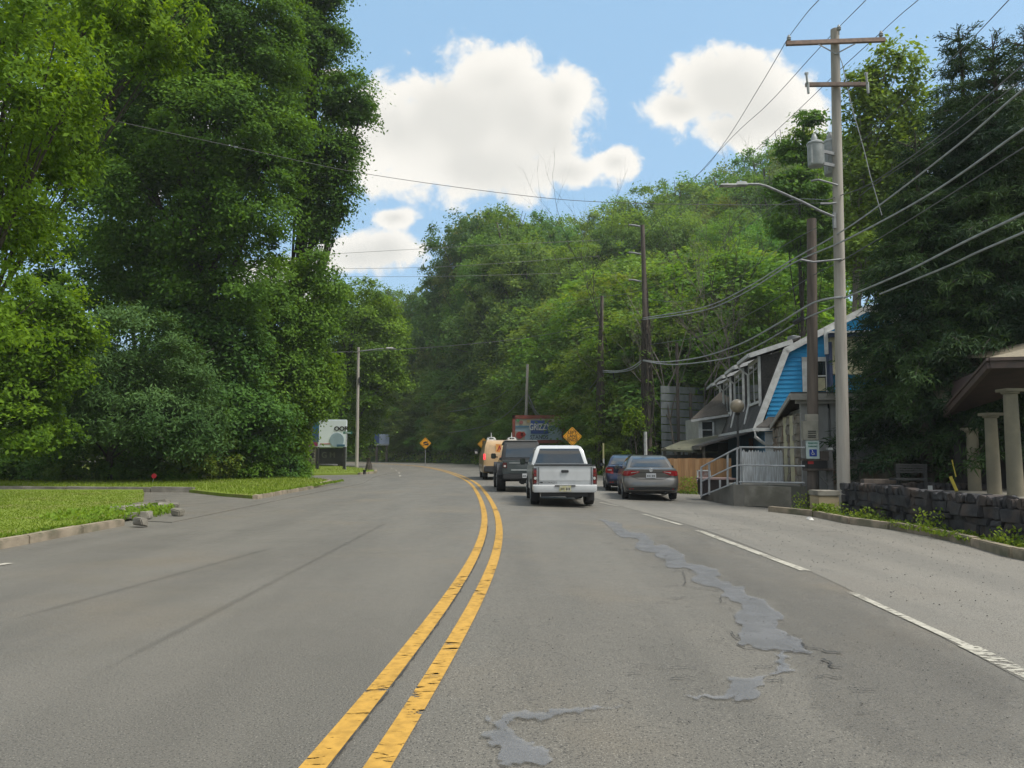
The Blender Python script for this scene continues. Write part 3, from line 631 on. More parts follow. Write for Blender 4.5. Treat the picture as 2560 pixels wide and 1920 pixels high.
for u in range(1370, 1960, 74): hill_tree(u + rh.uniform(-20, 20), skyv(u) + rh.uniform(150, 230), rh.uniform(76, 88))
for u in range(1480, 2080, 70): hill_tree(u + rh.uniform(-20, 20), skyv(u) + rh.uniform(280, 380), rh.uniform(62, 72), colr=(rh.uniform(.6, .85), rh.uniform(.75, .95), .7))
for u in range(970, 1400, 54): hill_tree(u + rh.uniform(-14, 14), rh.uniform(860, 930), rh.uniform(104, 114), colr=(.8, .95, .85))
for u in range(940, 1340, 60): hill_tree(u + rh.uniform(-14, 14), rh.uniform(980, 1030), rh.uniform(122, 127), colr=(.85, .95, .85))
for (u, v, D, c_) in [(1150, 735, 92, (.95, 1.05, .8)), (1080, 800, 98, (.8, .95, .75)), (1010, 770, 112, (.6, .75, .7)), (1330, 690, 80, (.75, .9, .75)), (1400, 800, 84, (.78, .92, .78)), (1440, 720, 80, (.85, 1, .8)), (1360, 880, 90, (.78, .92, .78)), (1500, 860, 72, (.78, .92, .78)),
                      (1560, 980, 57, (.78, .92, .78)), (1660, 900, 58, (.8, .95, .75)), (1720, 960, 56, (.78, .92, .78)), (1810, 800, 60, (.78, .92, .78)), (1880, 700, 58, (.8, .95, .7)), (1960, 660, 56, (.7, .85, .7)), (1480, 1000, 74, (.78, .92, .78)), (1620, 1040, 52, (.78, .92, .78)), (1740, 1040, 54, (.6, .8, .7))]: hill_tree(u, v, D, colr=c_)
hill_tree(1195, 512, 92, colr=(.52, .66, .72), sel=0, wid=1.0); hill_tree(1140, 600, 90, colr=(.55, .68, .72), sel=2, wid=1.0)
hill_tree(1270, 510, 90, colr=(.7, .82, .7), sel=1); hill_tree(1050, 705, 90, colr=(.95, 1.0, .7), sel=3, wid=.9); hill_tree(965, 700, 105, colr=(.7, .8, .7), sel=4)
wood.sort(key=lambda w_: w_[8])
def land(u):
    for a, b in ((1000, 'beyond the left lamp pole'), (1150, 'at the far road bend'), (1250, 'above the tan van'), (1400, 'above the red framed billboard'), (1540, 'above the white pickup'), (1680, 'behind the tall vine-wrapped pole'), (1830, 'above the house dormers'), (1990, 'left of the brown pole'), (9999, 'behind the pale crossarm pole')):
        if u < a: return b
ORD = ['leftmost', 'second from left', 'third from left', 'fourth from left', 'fifth from left', 'sixth from left', 'seventh from left', 'eighth from left', 'ninth from left']
seen_ = {}
def treelab(c_, u, v):
    tone = 'dark' if c_[1] < .86 else ('yellowish' if c_[0] > .97 else 'mid-green'); q_ = v - skyv(u); row = 'on the skyline' if q_ < 45 else ('on the upper slope' if q_ < 240 else 'low on the slope')
    k_ = f'{tone} tree {row} {land(u)}'; n_ = seen_.get(k_, 0); seen_[k_] = n_ + 1; return k_ + ', ' + ORD[min(n_, 8)]
for i, (x, y, z, h, k, c_, wd, u, v) in enumerate(wood):
    tone = 'dark' if c_[1] < .78 else ('yellowish' if c_[0] > .93 else 'mid green')
    e = empty('broadleaf_tree', (x, y, z), rh.uniform(0, 6.28), treelab(c_, u, v), 'tree', 'trees of the wooded hill')
    s = h / 9.9; me, tm = pm[k]; e.scale = (s * wd * .82, s * wd * .82, s)
    o = bpy.data.objects.new('crown', me); col.objects.link(o); o.parent = e; o.color = (*c_, 1)
    o = bpy.data.objects.new('trunk', tm); col.objects.link(o); o.parent = e
k = 0
for i in range(0, len(cl)):
    if 48 < cl[i][1] < 123 and cl[i][0] > -75:
        for dd_ in (12.8, 15.5, 19, 23):
            p = off(i, dd_ + rh.uniform(-1.2, 1.2)); x, y = float(p[0]), float(p[1]); u_ = HX + F * x / y
            if 1230 < u_ < 1450 and y < 76 or 920 < u_ < 990 and dd_ < 17 or rh.random() < .45 or (y < 56 and x > 8): continue
            h = rh.uniform(3, 5) + (dd_ - 12.8) * .8; e = empty('roadside_bush', (x, y, tz(x, y) - h * .4), rh.uniform(0, 6.28), 'green bush on the bank ' + land(u_), 'bush', 'bushes at the foot of the wooded hill')
            s = h / 6.5; e.scale = (s * 1.5, s * 1.5, s); o = bpy.data.objects.new('crown', pm[k % 5][0]); col.objects.link(o); o.parent = e; o.color = (rh.uniform(.8, 1.15), rh.uniform(.9, 1.15), .8, 1); k += 1
# pale tall tree and darker slim tree behind the transformer pole
tree('birch_tree', (17.5, 40, .5), [pb(2230, 180, 40, 75, 70), pb(2180, 250, 40, 75, 80), pb(2270, 290, 40, 70, 90), pb(2150, 350, 40, 60, 90), pb(2230, 400, 40, 100, 90), pb(2160, 480, 40, 70, 80), pb(2260, 520, 40, 80, 100), pb(2150, 600, 40, 80, 80), pb(2240, 660, 40, 90, 80)],
     26000, .26, 'leaf', .16, 'tall airy pale green birch right behind the crossarm pole', 'tree', None, (1.25, 1.12, 1.1), clump=.75, flat=.9, shell=.5, inner=.25, bark='bark_pale')
tree('poplar_tree', (17.5, 47, .5), [pb(2020, 300, 45, 34, 40), pb(1990, 370, 45, 45, 45), pb(2050, 380, 45, 45, 50), pb(2010, 450, 45, 60, 50), pb(1960, 470, 45, 45, 40), pb(2060, 520, 45, 50, 70), pb(1990, 560, 45, 70, 60), pb(2060, 640, 45, 60, 70)],
     14000, .26, 'leaf_dark', .14, 'slim darker poplar behind the transformers', 'tree', None, (1.5, 1.5, 1.1), clump=.6, shell=.5, inner=.2)
# bare, twiggy trees
def bare_tree(x, y, z0, h, seed, lab, lean=0, group='half-bare trees on the right slope', rad=.085, m='bark', leafy=0):
    rr = random.Random(seed); mb = MB(); lp = []
    e = empty('bare_tree', (x, y, z0), 0, lab, 'tree', group)
    def br(p, d, l, r, lv):
        n = 4; pts = [p]; q = p
        for i in range(n):
            d = (d + Vector((rr.uniform(-.17, .17), rr.uniform(-.17, .17), rr.uniform(-.03, .1)))).normalized(); q = q + d * l / n; pts.append(q)
        mb.tube(pts, [r * (1 - .75 * i / n) for i in range(n + 1)], 6 if lv < 2 else 4, caps=False)
        lp.append(pts[-1]) if pts[-1].z < h * .8 else None
        if lv >= 5 or r < .005: return
        for k in range(rr.choice((2, 3, 3)) + (2 if lv == 0 else 0)):
            i = rr.randrange(1, n + 1); a = rr.uniform(0, 6.28); s = rr.uniform(.35, .8)
            nd = (d + Vector((math.cos(a) * s, math.sin(a) * s, .25))).normalized()
            br(pts[i], nd, l * rr.uniform(.55, .75), r * .56, lv + 1)
    br(Vector((0, 0, -.3)), Vector((lean, 0, 1)).normalized(), h * .43, rad, 0)
    mb.build('trunk', M[m], e, local=True)
    if leafy:
        bl = [(p.x, p.y, p.z, .5, .5, .35) for p in lp if rr.random() < .5]
        c, t, b, ti = leaves_in_blobs(bl, leafy, .16, clump=.4, shell=.1); me = leaf_data('crown', c, t, b, M['leaf'], ti)
        o = bpy.data.objects.new('crown', me); col.objects.link(o); o.parent = e; o.color = (1.2, 1.2, 1, 1)
bt = [(1560, 465, 56, 'leftmost half-bare tree whose twigs rise over the hill', .02, 1500), (1745, 410, 52, 'bare tree behind the street lamp head', .03, 800),
      (1800, 360, 55, 'tallest bare tree just right of the street lamp head', -.02, 700), (1700, 520, 48, 'grey twiggy tree tangled below the street lamp', .05, 900), (1850, 560, 46, 'grey twiggy tree left of the brown pole', -.05, 900),
      (1780, 640, 47, 'pale crooked bare tree in the middle of the right slope', .06, 300), (1990, 560, 43, 'crooked bare tree right behind the brown pole', .03, 500),
      (1880, 400, 50, 'spindly bare tree left of the transformers', .02, 600)]
for i, (u, v, D, lb, ln, lf) in enumerate(bt):
    tp = P(u, v, D); z0 = tz(tp.x, D); bare_tree(tp.x - ln * 8, D, z0, max(5, tp.z - z0), 40 + i, lb, ln, leafy=lf, m='bark_pale' if v > 500 else 'bark')
# ------------------------------------------------------------------ spruces on the right
def spruce(x, y, z0, H, seed, lab, Lmax=4.2, zmin=1.5):
    rr = random.Random(seed); nr = np.random.RandomState(seed); mb = MB(); e = empty('spruce_tree', (x, y, z0), 0, lab, 'tree', 'spruces over the stone wall')
    mb.tube([(0, 0, -.3), (0, 0, H * .5), (.05, 0, H * .9), (.03, .02, H)], [.26, .17, .05, .012], 8)
    C, Tt, B = [], [], []
    def spray(p, d, n, s):                            # hanging needle twigs round p
        n = int(n * 3.0); c = np.array(p) + nr.randn(n, 3) * (.14, .14, .075) * s
        dr = unit(np.array((0, 0, -1.0)) * .42 + np.array(d)[None] * .75 + nr.randn(n, 3) * .5)
        ln = (.07 + .10 * nr.rand(n)) * s; C.append(c + dr * ln[:, None] * .8); Tt.append(dr * ln[:, None]); b = unit(np.cross(dr, nr.randn(n, 3))); B.append(b * (.011 + .010 * nr.rand(n))[:, None])
    lev = 0; z = H - .5
    while z > zmin:
        f = (H - z) / H; Lb = min(Lmax, .35 + (H - z) * .34) * rr.uniform(.75, 1.1); nb = 5 if f < .1 else 8
        a0 = rr.uniform(0, 6.28)
        for k in range(nb):
            a = a0 + 6.283 * k / nb + rr.uniform(-.25, .25); L_ = Lb * rr.uniform(.7, 1.12); up = .55 if f < .12 else .12
            pts = []; m = 7
            for i in range(m):
                t = i / (m - 1); rdz = up * L_ * t - (.0 if f < .1 else .42) * L_ * t * t + (.14 * L_ * max(0, t - .7) if f > .1 else 0)
                pts.append(Vector((math.cos(a) * L_ * t, math.sin(a) * L_ * t, z + rdz)))
            mb.tube(pts, [.045 * (1 - .85 * i / (m - 1)) * (.5 + min(1, L_ / 3) * .6) for i in range(m)], 4, caps=False)
            if f < .055:
                for q in range(5):
                    p = pts[2 + q % 4]; aa = rr.uniform(0, 6.28); mb.tube([p, p + Vector((math.cos(aa) * .25, math.sin(aa) * .25, .12))], [.014, .006], 3, caps=False)
                for p in pts[3:]: spray(p, (math.cos(a), math.sin(a), 0.6), 5, .55)
                continue
            nn = max(4, int(L_ / .15))
            for i in range(nn):
                t = .12 + .88 * (i + rr.random()) / nn; j = min(m - 2, int(t * (m - 1))); p = pts[j].lerp(pts[j + 1], t * (m - 1) - j)
                side = rr.uniform(-1, 1) * .75 * (1 - t * .72) * min(1, L_ / 2.2); p = p + Vector((-math.sin(a) * side, math.cos(a) * side, -abs(side) * .18))
                spray(p, (math.cos(a) * .6 - math.sin(a) * side, math.sin(a) * .6 + math.cos(a) * side, .1), 13 if f > .15 else 9, 1.0 if f > .15 else .7)
        z -= (.30 if f < .1 else .46) * rr.uniform(.8, 1.2)
    mb.build('trunk', M['bark'], e, local=True)
    c, t, b = np.vstack(C), np.vstack(Tt), np.vstack(B); ti = np.clip(.25 * nr.randn(len(c)) + .35 + .5 * np.sin(c[:, 0] * 1.7) * np.sin(c[:, 2] * 1.3 + 1), 0, 1)
    me = leaf_data('crown', c, t, b, M['needle'], ti); o = bpy.data.objects.new('crown', me); col.objects.link(o); o.parent = e; o.color = (1, 1, 1, 1); return len(c)
for (u, v, D, lb, Lm) in [(2395, 66, 23.5, 'tall spruce with a bare forked top rising left of the right edge', 4.2), (2478, 85, 22.0, 'spruce just right of the tallest one with a pointed leader', 4.2), (2560, 75, 23, 'spruce cut by the right edge of the view', 4.4),
                          (2285, 330, 22.5, 'shorter spruce spreading over the light pole and stone wall', 3.0), (2400, 420, 22.8, 'low spruce in front with sprays hanging towards the porch', 3.0)]:
    tp = P(u, v, D); spruce(tp.x, D, .1, tp.z - .1, int(u), lb, Lm, 2.6 if u < 2300 else 1.7)
# undergrowth, grass and weeds nobody could count
def scatter_leaves(name, fn, n, size, mtl, lab, colr=(1, 1, 1), up=True):
    c = np.array([fn() for _ in range(n)], float); nrm = unit(rs.randn(n, 3) * .6 + (0, 0, .8)); t = unit(np.cross(nrm, rs.randn(n, 3)))
    if up: t[:, 2] = np.abs(t[:, 2]) + .35; t = unit(t)
    b = unit(np.cross(nrm, t)); s = size * (.6 + .8 * rs.rand(n)); me = leaf_data(name, c, t * (s / 2)[:, None], b * (s * .28)[:, None], M[mtl])
    o = bpy.data.objects.new(name, me); col.objects.link(o); o.color = (*colr, 1); return tag(o, lab, 'undergrowth', kind='stuff')
bank_m = mat('bank_grass', (.10, .14, .03), (.15, .16, .05), 1.5, .95, .5, 20, spec=.1)
mb = MB(); ids = [i for i in range(len(cl)) if cl[i][1] > 52]; vs = []
for i in ids:
    for dd_ in (9.3, 10.2, 11.2, 12.4, 14): p = off(i, dd_); vs.append((p[0], p[1], tz(p[0], p[1]) + .12))
mb.add(vs, [(a * 5 + b, a * 5 + b + 1, a * 5 + b + 6, a * 5 + b + 5) for a in range(len(ids) - 1) for b in range(4)]); tag(mb.build('bank', bank_m, smooth=True), kind='structure')
def fu():
    while True:
        y = rnd.uniform(46, 132); x = rnd.uniform(-75, 26); d = dist_right(x, y)
        if d < 9.3 or d > 32 or (y < 62 and x > 7): continue
        return x, y, tz(x, y) + rnd.random() ** 2 * (.35 + .07 * min(12, d - 9.3))
scatter_leaves('undergrowth', fu, 42000, .34, 'leaf', 'green brush covering the bank beyond the road bend', (1.1, 1.05, .9))
def grass_in(poly, n, name, lab, h, ymax, mtl='grassblade', zb=.11, colr=(1, 1, 1)):
    pts = []; xs_ = [p[0] for p in poly]; ys_ = [p[1] for p in poly]
    while len(pts) < n:
        x, y = rnd.uniform(max(-34, min(xs_)), max(xs_)), rnd.uniform(max(5, min(ys_)), min(ymax, max(ys_))); ins = False
        if rnd.random() > (12 / max(12, y)) * (abs(x) < 1.05 * y + 2): continue
        j = len(poly) - 1
        for i in range(len(poly)):
            (xi, yi), (xj, yj) = poly[i], poly[j]
            if (yi > y) != (yj > y) and x < (xj - xi) * (y - yi) / (yj - yi) + xi: ins = not ins
            j = i
        if ins: pts.append((x, y, zb))
    c = np.array(pts); n = len(c); t = unit(rs.randn(n, 3) * (.4, .4, .1) + (0, 0, 1)); b = unit(np.cross(t, rs.randn(n, 3))); s = h * (.5 + rs.rand(n))
    me = leaf_data(name, c + t * s[:, None] / 2, t * s[:, None] / 2, b * .012, M[mtl]); o = bpy.data.objects.new(name, me); col.objects.link(o); o.color = (*colr, 1); return tag(o, lab, 'grass', kind='stuff')
grass_in(LW1, 60000, 'grass', 'mown grass on the near left lawn', .032, 27)
grass_in(LW2, 26000, 'grass', 'mown grass between the long kerb and the bushes', .10, 44)
grass_in(LW3, 9000, 'grass', 'mown grass beyond the side road below the billboard', .12, 70)
def fe():
    k = rnd.random(); y = rnd.uniform(7, 15.5) if k < .5 else rnd.uniform(24, 36); return -7.70 - rnd.random() * .14, y, .1 + rnd.random() * .07
scatter_leaves('grass', fe, 2600, .09, 'grassblade', 'longer grass leaning over the left kerb', (.9, 1, 1))
def fr_():
    a = rnd.uniform(0, 6.28); r_ = rnd.random() ** .5; return -8.7 + math.cos(a) * r_ * 1.0, 17.2 + math.sin(a) * r_ * 2.1, .03 + rnd.random() * .16
scatter_leaves('weeds', fr_, 2000, .09, 'grassblade', 'weeds growing over the broken concrete', (.95, 1.1, 1))
# ------------------------------------------------------------------ lettering
def text_mesh(name, s, size, m, parent, pos, rz=0, bold=.0, sx=1, depth=.006, align='CENTER', local=False):
    cu = bpy.data.curves.new('t', 'FONT'); cu.body = s; cu.size = size; cu.align_x = align; cu.align_y = 'CENTER'; cu.extrude = depth / 2; cu.offset = bold
    t = bpy.data.objects.new('t', cu); col.objects.link(t); bpy.context.view_layer.update()
    me = bpy.data.meshes.new_from_object(t.evaluated_get(bpy.context.evaluated_depsgraph_get())); bpy.data.objects.remove(t)
    me.name = name; mt = Matrix.Translation(pos) @ Matrix.Rotation(rz, 4, 'Z') @ Matrix.Rotation(math.pi / 2, 4, 'X') @ Matrix.Diagonal((sx, 1, 1, 1))
    if parent is not None and not local:
        tp = top(parent); mt = Matrix.Rotation(-tp.rotation_euler.z, 4, 'Z') @ Matrix.Translation(-tp.location) @ mt
    me.transform(mt); me.materials.clear(); me.materials.append(m)
    o = bpy.data.objects.new(name, me); col.objects.link(o); o.parent = parent; return o
# ------------------------------------------------------------------ vehicles (local: y=0 tail, +y forward)
def carpaint(name, c, metal=.35, rough=.32):
    m = mat(name, c, tuple(x * .88 for x in c), 2, rough, metal=metal, coat=.7); return m
def interp(tab, z):
    if z <= tab[0][0]: return tab[0][1]
    for (a, b), (c, d) in zip(tab[:-1], tab[1:]):
        if z <= c: return b + (d - b) * (z - a) / (c - a)
    return tab[-1][1]
STN = [0, .35, .62, .8, .9, .96, .99, 1]
STN = [-s for s in STN[:0:-1]] + STN
def corner(s, n=5): return 1 - (max(0, 1 - abs(s) ** n)) ** (1 / n)
class Hull:
    def __init__(s, prof, wtab, Lg, Rr, Rf, n=5): s.p, s.w, s.L, s.Rr, s.Rf, s.n = prof, wtab, Lg, Rr, Rf, n; s.ymin = min(q[0] for q in prof)
    def pt(s, t, y, z, o=0):
        w = interp(s.w, z); wr = max(0, 1 - (y - s.ymin) / (s.L * .25)); wf = max(0, (y - s.ymin - s.L * .75) / (s.L * .25))
        return Vector((t * (w + o), y + corner(t, s.n) * (s.Rr * wr - s.Rf * wf) - o * wr, z))
    def mesh(s, mb, mi=0):
        n = len(s.p); vs = [s.pt(t, y, z) for t in STN for y, z in s.p]; k = len(STN)
        fs = [(i * n + j, i * n + (j + 1) % n, (i + 1) * n + (j + 1) % n, (i + 1) * n + j) for i in range(k - 1) for j in range(n)]
        fs += [tuple(range(n)), tuple((k - 1) * n + j for j in range(n))]
        return mb.add(vs, fs, mi)
    def band(s, mb, top_, bot, yf, o=.008, nc=8, nr=3, th=.03, mi=0):     # patch on the tail; top/bot are (x,z) polylines, yf(z) tail profile
        def rs_(pl):
            out = []; d = [0]
            for a, b in zip(pl[:-1], pl[1:]): d.append(d[-1] + math.hypot(b[0] - a[0], b[1] - a[1]))
            for i in range(nc + 1):
                t = d[-1] * i / nc
                for j in range(len(pl) - 1):
                    if t <= d[j + 1] + 1e-9:
                        f = (t - d[j]) / (d[j + 1] - d[j] + 1e-9); out.append((pl[j][0] + (pl[j + 1][0] - pl[j][0]) * f, pl[j][1] + (pl[j + 1][1] - pl[j][1]) * f)); break
            return out
        A, B = rs_(top_), rs_(bot); vs = []
        for layer, oo in ((0, o), (1, -th)):
            for r in range(nr + 1):
                for c in range(nc + 1):
                    x = A[c][0] + (B[c][0] - A[c][0]) * r / nr; z = A[c][1] + (B[c][1] - A[c][1]) * r / nr; w = interp(s.w, z); t = max(-1, min(1, x / w))
                    y = yf(z) + corner(t, s.n) * s.Rr * max(0, 1 - (yf(z) - s.ymin) / (s.L * .25))
                    ex = (abs(x) - w) if abs(x) > w else 0
                    vs.append(Vector((t * (w + (oo if abs(t) > .97 else 0)), y - oo + ex * 1.0, z)))
        q = (nr + 1) * (nc + 1); fs = []
        for r in range(nr):
            for c in range(nc):
                a = r * (nc + 1) + c; fs.append((a, a + 1, a + nc + 2, a + nc + 1)); fs.append((q + a, q + a + nc + 1, q + a + nc + 2, q + a + 1))
        rim = [c for c in range(nc + 1)] + [r * (nc + 1) + nc for r in range(1, nr + 1)] + [nr * (nc + 1) + c for c in range(nc - 1, -1, -1)] + [r * (nc + 1) for r in range(nr - 1, 0, -1)]
        for a, b in zip(rim, rim[1:] + rim[:1]): fs.append((a, q + a, q + b, b))
        return mb.add(vs, fs, mi)
def arc(yc, r, z0, zc, n=9):                          # wheel-arch notch, front to back
    a0 = math.asin((zc - z0) / r) if abs(zc - z0) < r else 0
    return [(yc + r * math.cos(t), zc + r * math.sin(t)) for t in [-a0 + (math.pi + 2 * a0) * i / n for i in range(n + 1)]]
def wheel(e, x, y, r, w, sgn, m='metal'):
    mb = MB(); mb.lathe((x, y, r), [(r * .62, -w / 2), (r * .93, -w / 2), (r, -w * .36), (r, w * .36), (r * .93, w / 2), (r * .62, w / 2)], 24, axis='x'); wo = mb.build('wheel', M['rubber'], e, smooth=True, local=True)
    mb = MB(); mb.lathe((x + sgn * w * .40, y, r), [(r * .60, -w * .12), (r * .60, w * .12 * sgn + .0), (r * .52, 0)], 20, axis='x')
    for k in range(5):
        a = k * 1.2566; mb.bar((x + sgn * w * .5, y, r), (x + sgn * w * .5, y + math.cos(a) * r * .55, r + math.sin(a) * r * .55), .03, .06)
    mb.build('rim', M[m], wo, local=True)
def plate(e, x, y, z, m, w=.31, h=.155, ink='black'):
    mb = MB(); mb.box((x, y, z), (w, .012, h)); p = mb.build('licence_plate', m, e, local=True, bevel=.003)
    for k in range(7):
        if k != 3: mb = MB(); mb.box((x + (k - 3) * w * .118, y - .0075, z - .008), (w * (.05 if k % 2 else .07), .003, h * .42)); mb.build('character', M[ink], p, local=True)
def mirror(e, x, y, z, s, m, w=.2, h=.16, arm=.09):
    mb = MB(); mb.box((x + s * (arm + w / 2), y, z), (w, .1, h), ); mb.bar((x, y, z - h * .2), (x + s * (arm + .03), y, z - h * .15), .05, .05)
    mo = mb.build('wing_mirror', m, e, local=True, bevel=.025, smooth=True)
    mb = MB(); mb.box((x + s * (arm + w / 2), y - .052, z), (w * .8, .004, h * .75)); mb.build('mirror_glass', M['carglass'], mo, local=True)
def lampmat(name, c, e=0):
    m = mat(name, c, tuple(x * .6 for x in c), 9, .15, coat=.6)
    if e: p = m.node_tree.nodes['Principled BSDF']; p.inputs['Emission Color'].default_value = (*c, 1); p.inputs['Emission Strength'].default_value = e
    return m
M['taillamp'] = lampmat('red_lamp', (.42, .015, .02)); M['brakelit'] = lampmat('lit_brake_lamp', (.9, .05, .06), .7); M['whitelamp'] = lampmat('clear_lamp', (.62, .60, .58)); M['darklamp'] = lampmat('dark_lamp', (.10, .012, .014))
M['darkred'] = lampmat('dark_red_lens', (.22, .012, .014)); M['plate'] = mat('plate_white', (.62, .64, .66), None, 4, .5); M['plate_blue'] = mat('plate_blue', (.25, .36, .58), (.5, .56, .66), 14, .5)
M['plate_y'] = mat('plate_yellow', (.50, .50, .44), (.46, .43, .20), 9, .5)
M['p_white'] = carpaint('white_car_paint', (.60, .62, .63), 0, .35); M['p_grey'] = carpaint('warm_grey_car_paint', (.17, .165, .155), .6, .35); M['p_blue'] = carpaint('navy_car_paint', (.010, .017, .06), .5, .3)
M['p_tan'] = carpaint('tan_van_paint', (.62, .42, .22), 0, .4); M['p_dark'] = carpaint('dark_grey_green_paint', (.065, .08, .08), .3, .4); M['chrome'] = mat('chrome', (.7, .7, .72), None, 3, .15, metal=1)

def car(name, D, u, yaw, label, cat, group='vehicles queuing in the right-hand lanes'):
    x = (u - HX) / F * D; return empty(name, (x, D, gz(x, D)), R(yaw), label, cat, group)

# --- white pickup truck
def white_truck():
    e = car('pickup_truck', 20.9, 1412, 1.0, 'white pickup truck seen from behind, last in the left lane', 'pickup truck'); m = M['p_white']
    prof = [(.22, .50), (.13, .62), (.10, .72), (.09, 1.0), (.10, 1.10), (.13, 1.115), (1.9, 1.12), (3.3, 1.08), (4.6, 1.02), (4.9, .9), (4.95, .5), (4.7, .38), (4.55, .38)] + arc(4.05, .42, .38, .40) + [(1.5, .38)] + arc(1.15, .42, .38, .40) + [(.5, .45)]
    H = Hull(prof, [(.3, .84), (.62, .855), (.95, .86), (1.07, .845), (1.13, .80)], 4.95, .11, .35, 9); mb = MB(); H.mesh(mb); body = mb.build('body', m, e, smooth=True, local=True)
    yf = lambda z: interp([(.5, .22), (.62, .13), (.72, .10), (1.0, .09), (1.1, .10)], z)
    mb = MB(); H.band(mb, [(-.68, 1.065), (.68, 1.065)], [(-.68, .60), (.68, .60)], yf, .014, 10, 4); tg = mb.build('tailgate', m, e, local=True)
    mb = MB(); mb.box((0, .062, .955), (.20, .03, .07)); mb.build('handle', M['blackplastic'], tg, local=True, bevel=.01)
    mb = MB(); mb.box((-.71, .085, .83), (.012, .02, .47)); mb.box((.71, .085, .83), (.012, .02, .47)); mb.box((0, .085, .575), (1.42, .02, .012)); mb.build('gap_line', M['black'], e, local=True)
    text_mesh('lettering', 'COLORADO', .062, M['blackplastic'], tg, (-.43, .068, .655), sx=1.25, local=True); mb = MB(); mb.box((-.64, .07, .655), (.09, .006, .028)); mb.build('emblem', M['blackplastic'], tg, local=True)
    mb = MB(); mb.box((0, .13, 1.122), (1.66, .16, .02)); mb.box((0, 1.0, 1.128), (1.5, 1.7, .015)); mb.build('bed_cover', M['blackplastic'], e, local=True)
    for s in (-1, 1):
        mb = MB(); H.band(mb, [(s * .755, 1.04), (s * .87, 1.04)], [(s * .755, .62), (s * .85, .60)], yf, .012, 4, 3); tl = mb.build('tail_light', M['darklamp'], e, local=True)
        for z, mm in ((.95, 'darkred'), (.86, 'darkred'), (.77, 'whitelamp'), (.68, 'darkred')):
            mb = MB(); mb.lathe((s * .79, .085, z), [(.036, -.02), (.04, 0), (.03, .006)], 14, axis='y'); mb.build('lens', M[mm], tl, local=True)
        mirror(e, s * .84, 3.35, 1.18, s, M['blackplastic'], .17, .2, .1)
        wheel(e, s * .75, 1.15, .37, .25, s); wheel(e, s * .75, 4.05, .37, .25, s)
        mb = MB(); mb.box((s * .76, .78, .30), (.22, .02, .32)); mb.build('mud_flap', M['rubber'], e, local=True)
    bp = [(.02, .40), (.0, .46), (.01, .58), (.05, .60), (.26, .60), (.26, .42)]; Hb = Hull(bp, [(.3, .80), (.5, .87), (.6, .86)], 1.2, .10, 0, 9); mb = MB(); Hb.mesh(mb); bu = mb.build('rear_bumper', m, e, smooth=True, local=True)
    mb = MB(); mb.box((0, -.002, .575), (.55, .03, .035)); mb.build('step_pad', M['blackplastic'], bu, local=True)
    plate(e, 0, -.016, .50, M['plate_y'])
    mb = MB(); mb.box((0, 2.4, .36), (1.0, 3.8, .18)); mb.box((0, .35, .36), (1.25, .3, .16)); mb.tube([(-.6, 1.15, .33), (.6, 1.15, .33)], .05); mb.lathe((0, 1.15, .33), [(.05, -.1), (.13, 0), (.05, .1)], 12); mb.box((.25, .6, .30), (.35, .5, .12)); mb.build('chassis', M['blackplastic'], e, local=True)
    cp = [(1.82, 1.08), (1.92, 1.5), (2.02, 1.62), (2.2, 1.665), (3.0, 1.66), (3.3, 1.58), (3.95, 1.08)]
    C = Hull(cp, [(1.05, .84), (1.2, .825), (1.5, .715), (1.62, .65), (1.67, .54)], 2.1, .10, .2, 7); mb = MB(); C.mesh(mb); cab = mb.build('cab', m, e, smooth=True, local=True)
    yc = lambda z: interp([(1.08, 1.82), (1.5, 1.92), (1.62, 2.02), (1.665, 2.2)], z)
    mb = MB(); C.band(mb, [(-.57, 1.57), (.57, 1.57)], [(-.71, 1.15), (.71, 1.15)], yc, .008, 12, 5, .01); mb.build('rear_window', M['carglass'], cab, smooth=True, local=True)
    mb = MB(); mb.box((0, 2.045, 1.60), (.22, .05, .04)); mb.build('brake_light', M['taillamp'], cab, local=True)
    for s in (-1, 1):
        mb = MB(); w = lambda z: interp(C.w, z) + .006; mb.prism([(s * w(z), y, z) for y, z in [(2.1, 1.18), (2.2, 1.56), (3.2, 1.55), (3.75, 1.18)]], (-s * .02, 0, 0)); mb.build('side_window', M['carglass'], cab, local=True)
    return e
white_truck()
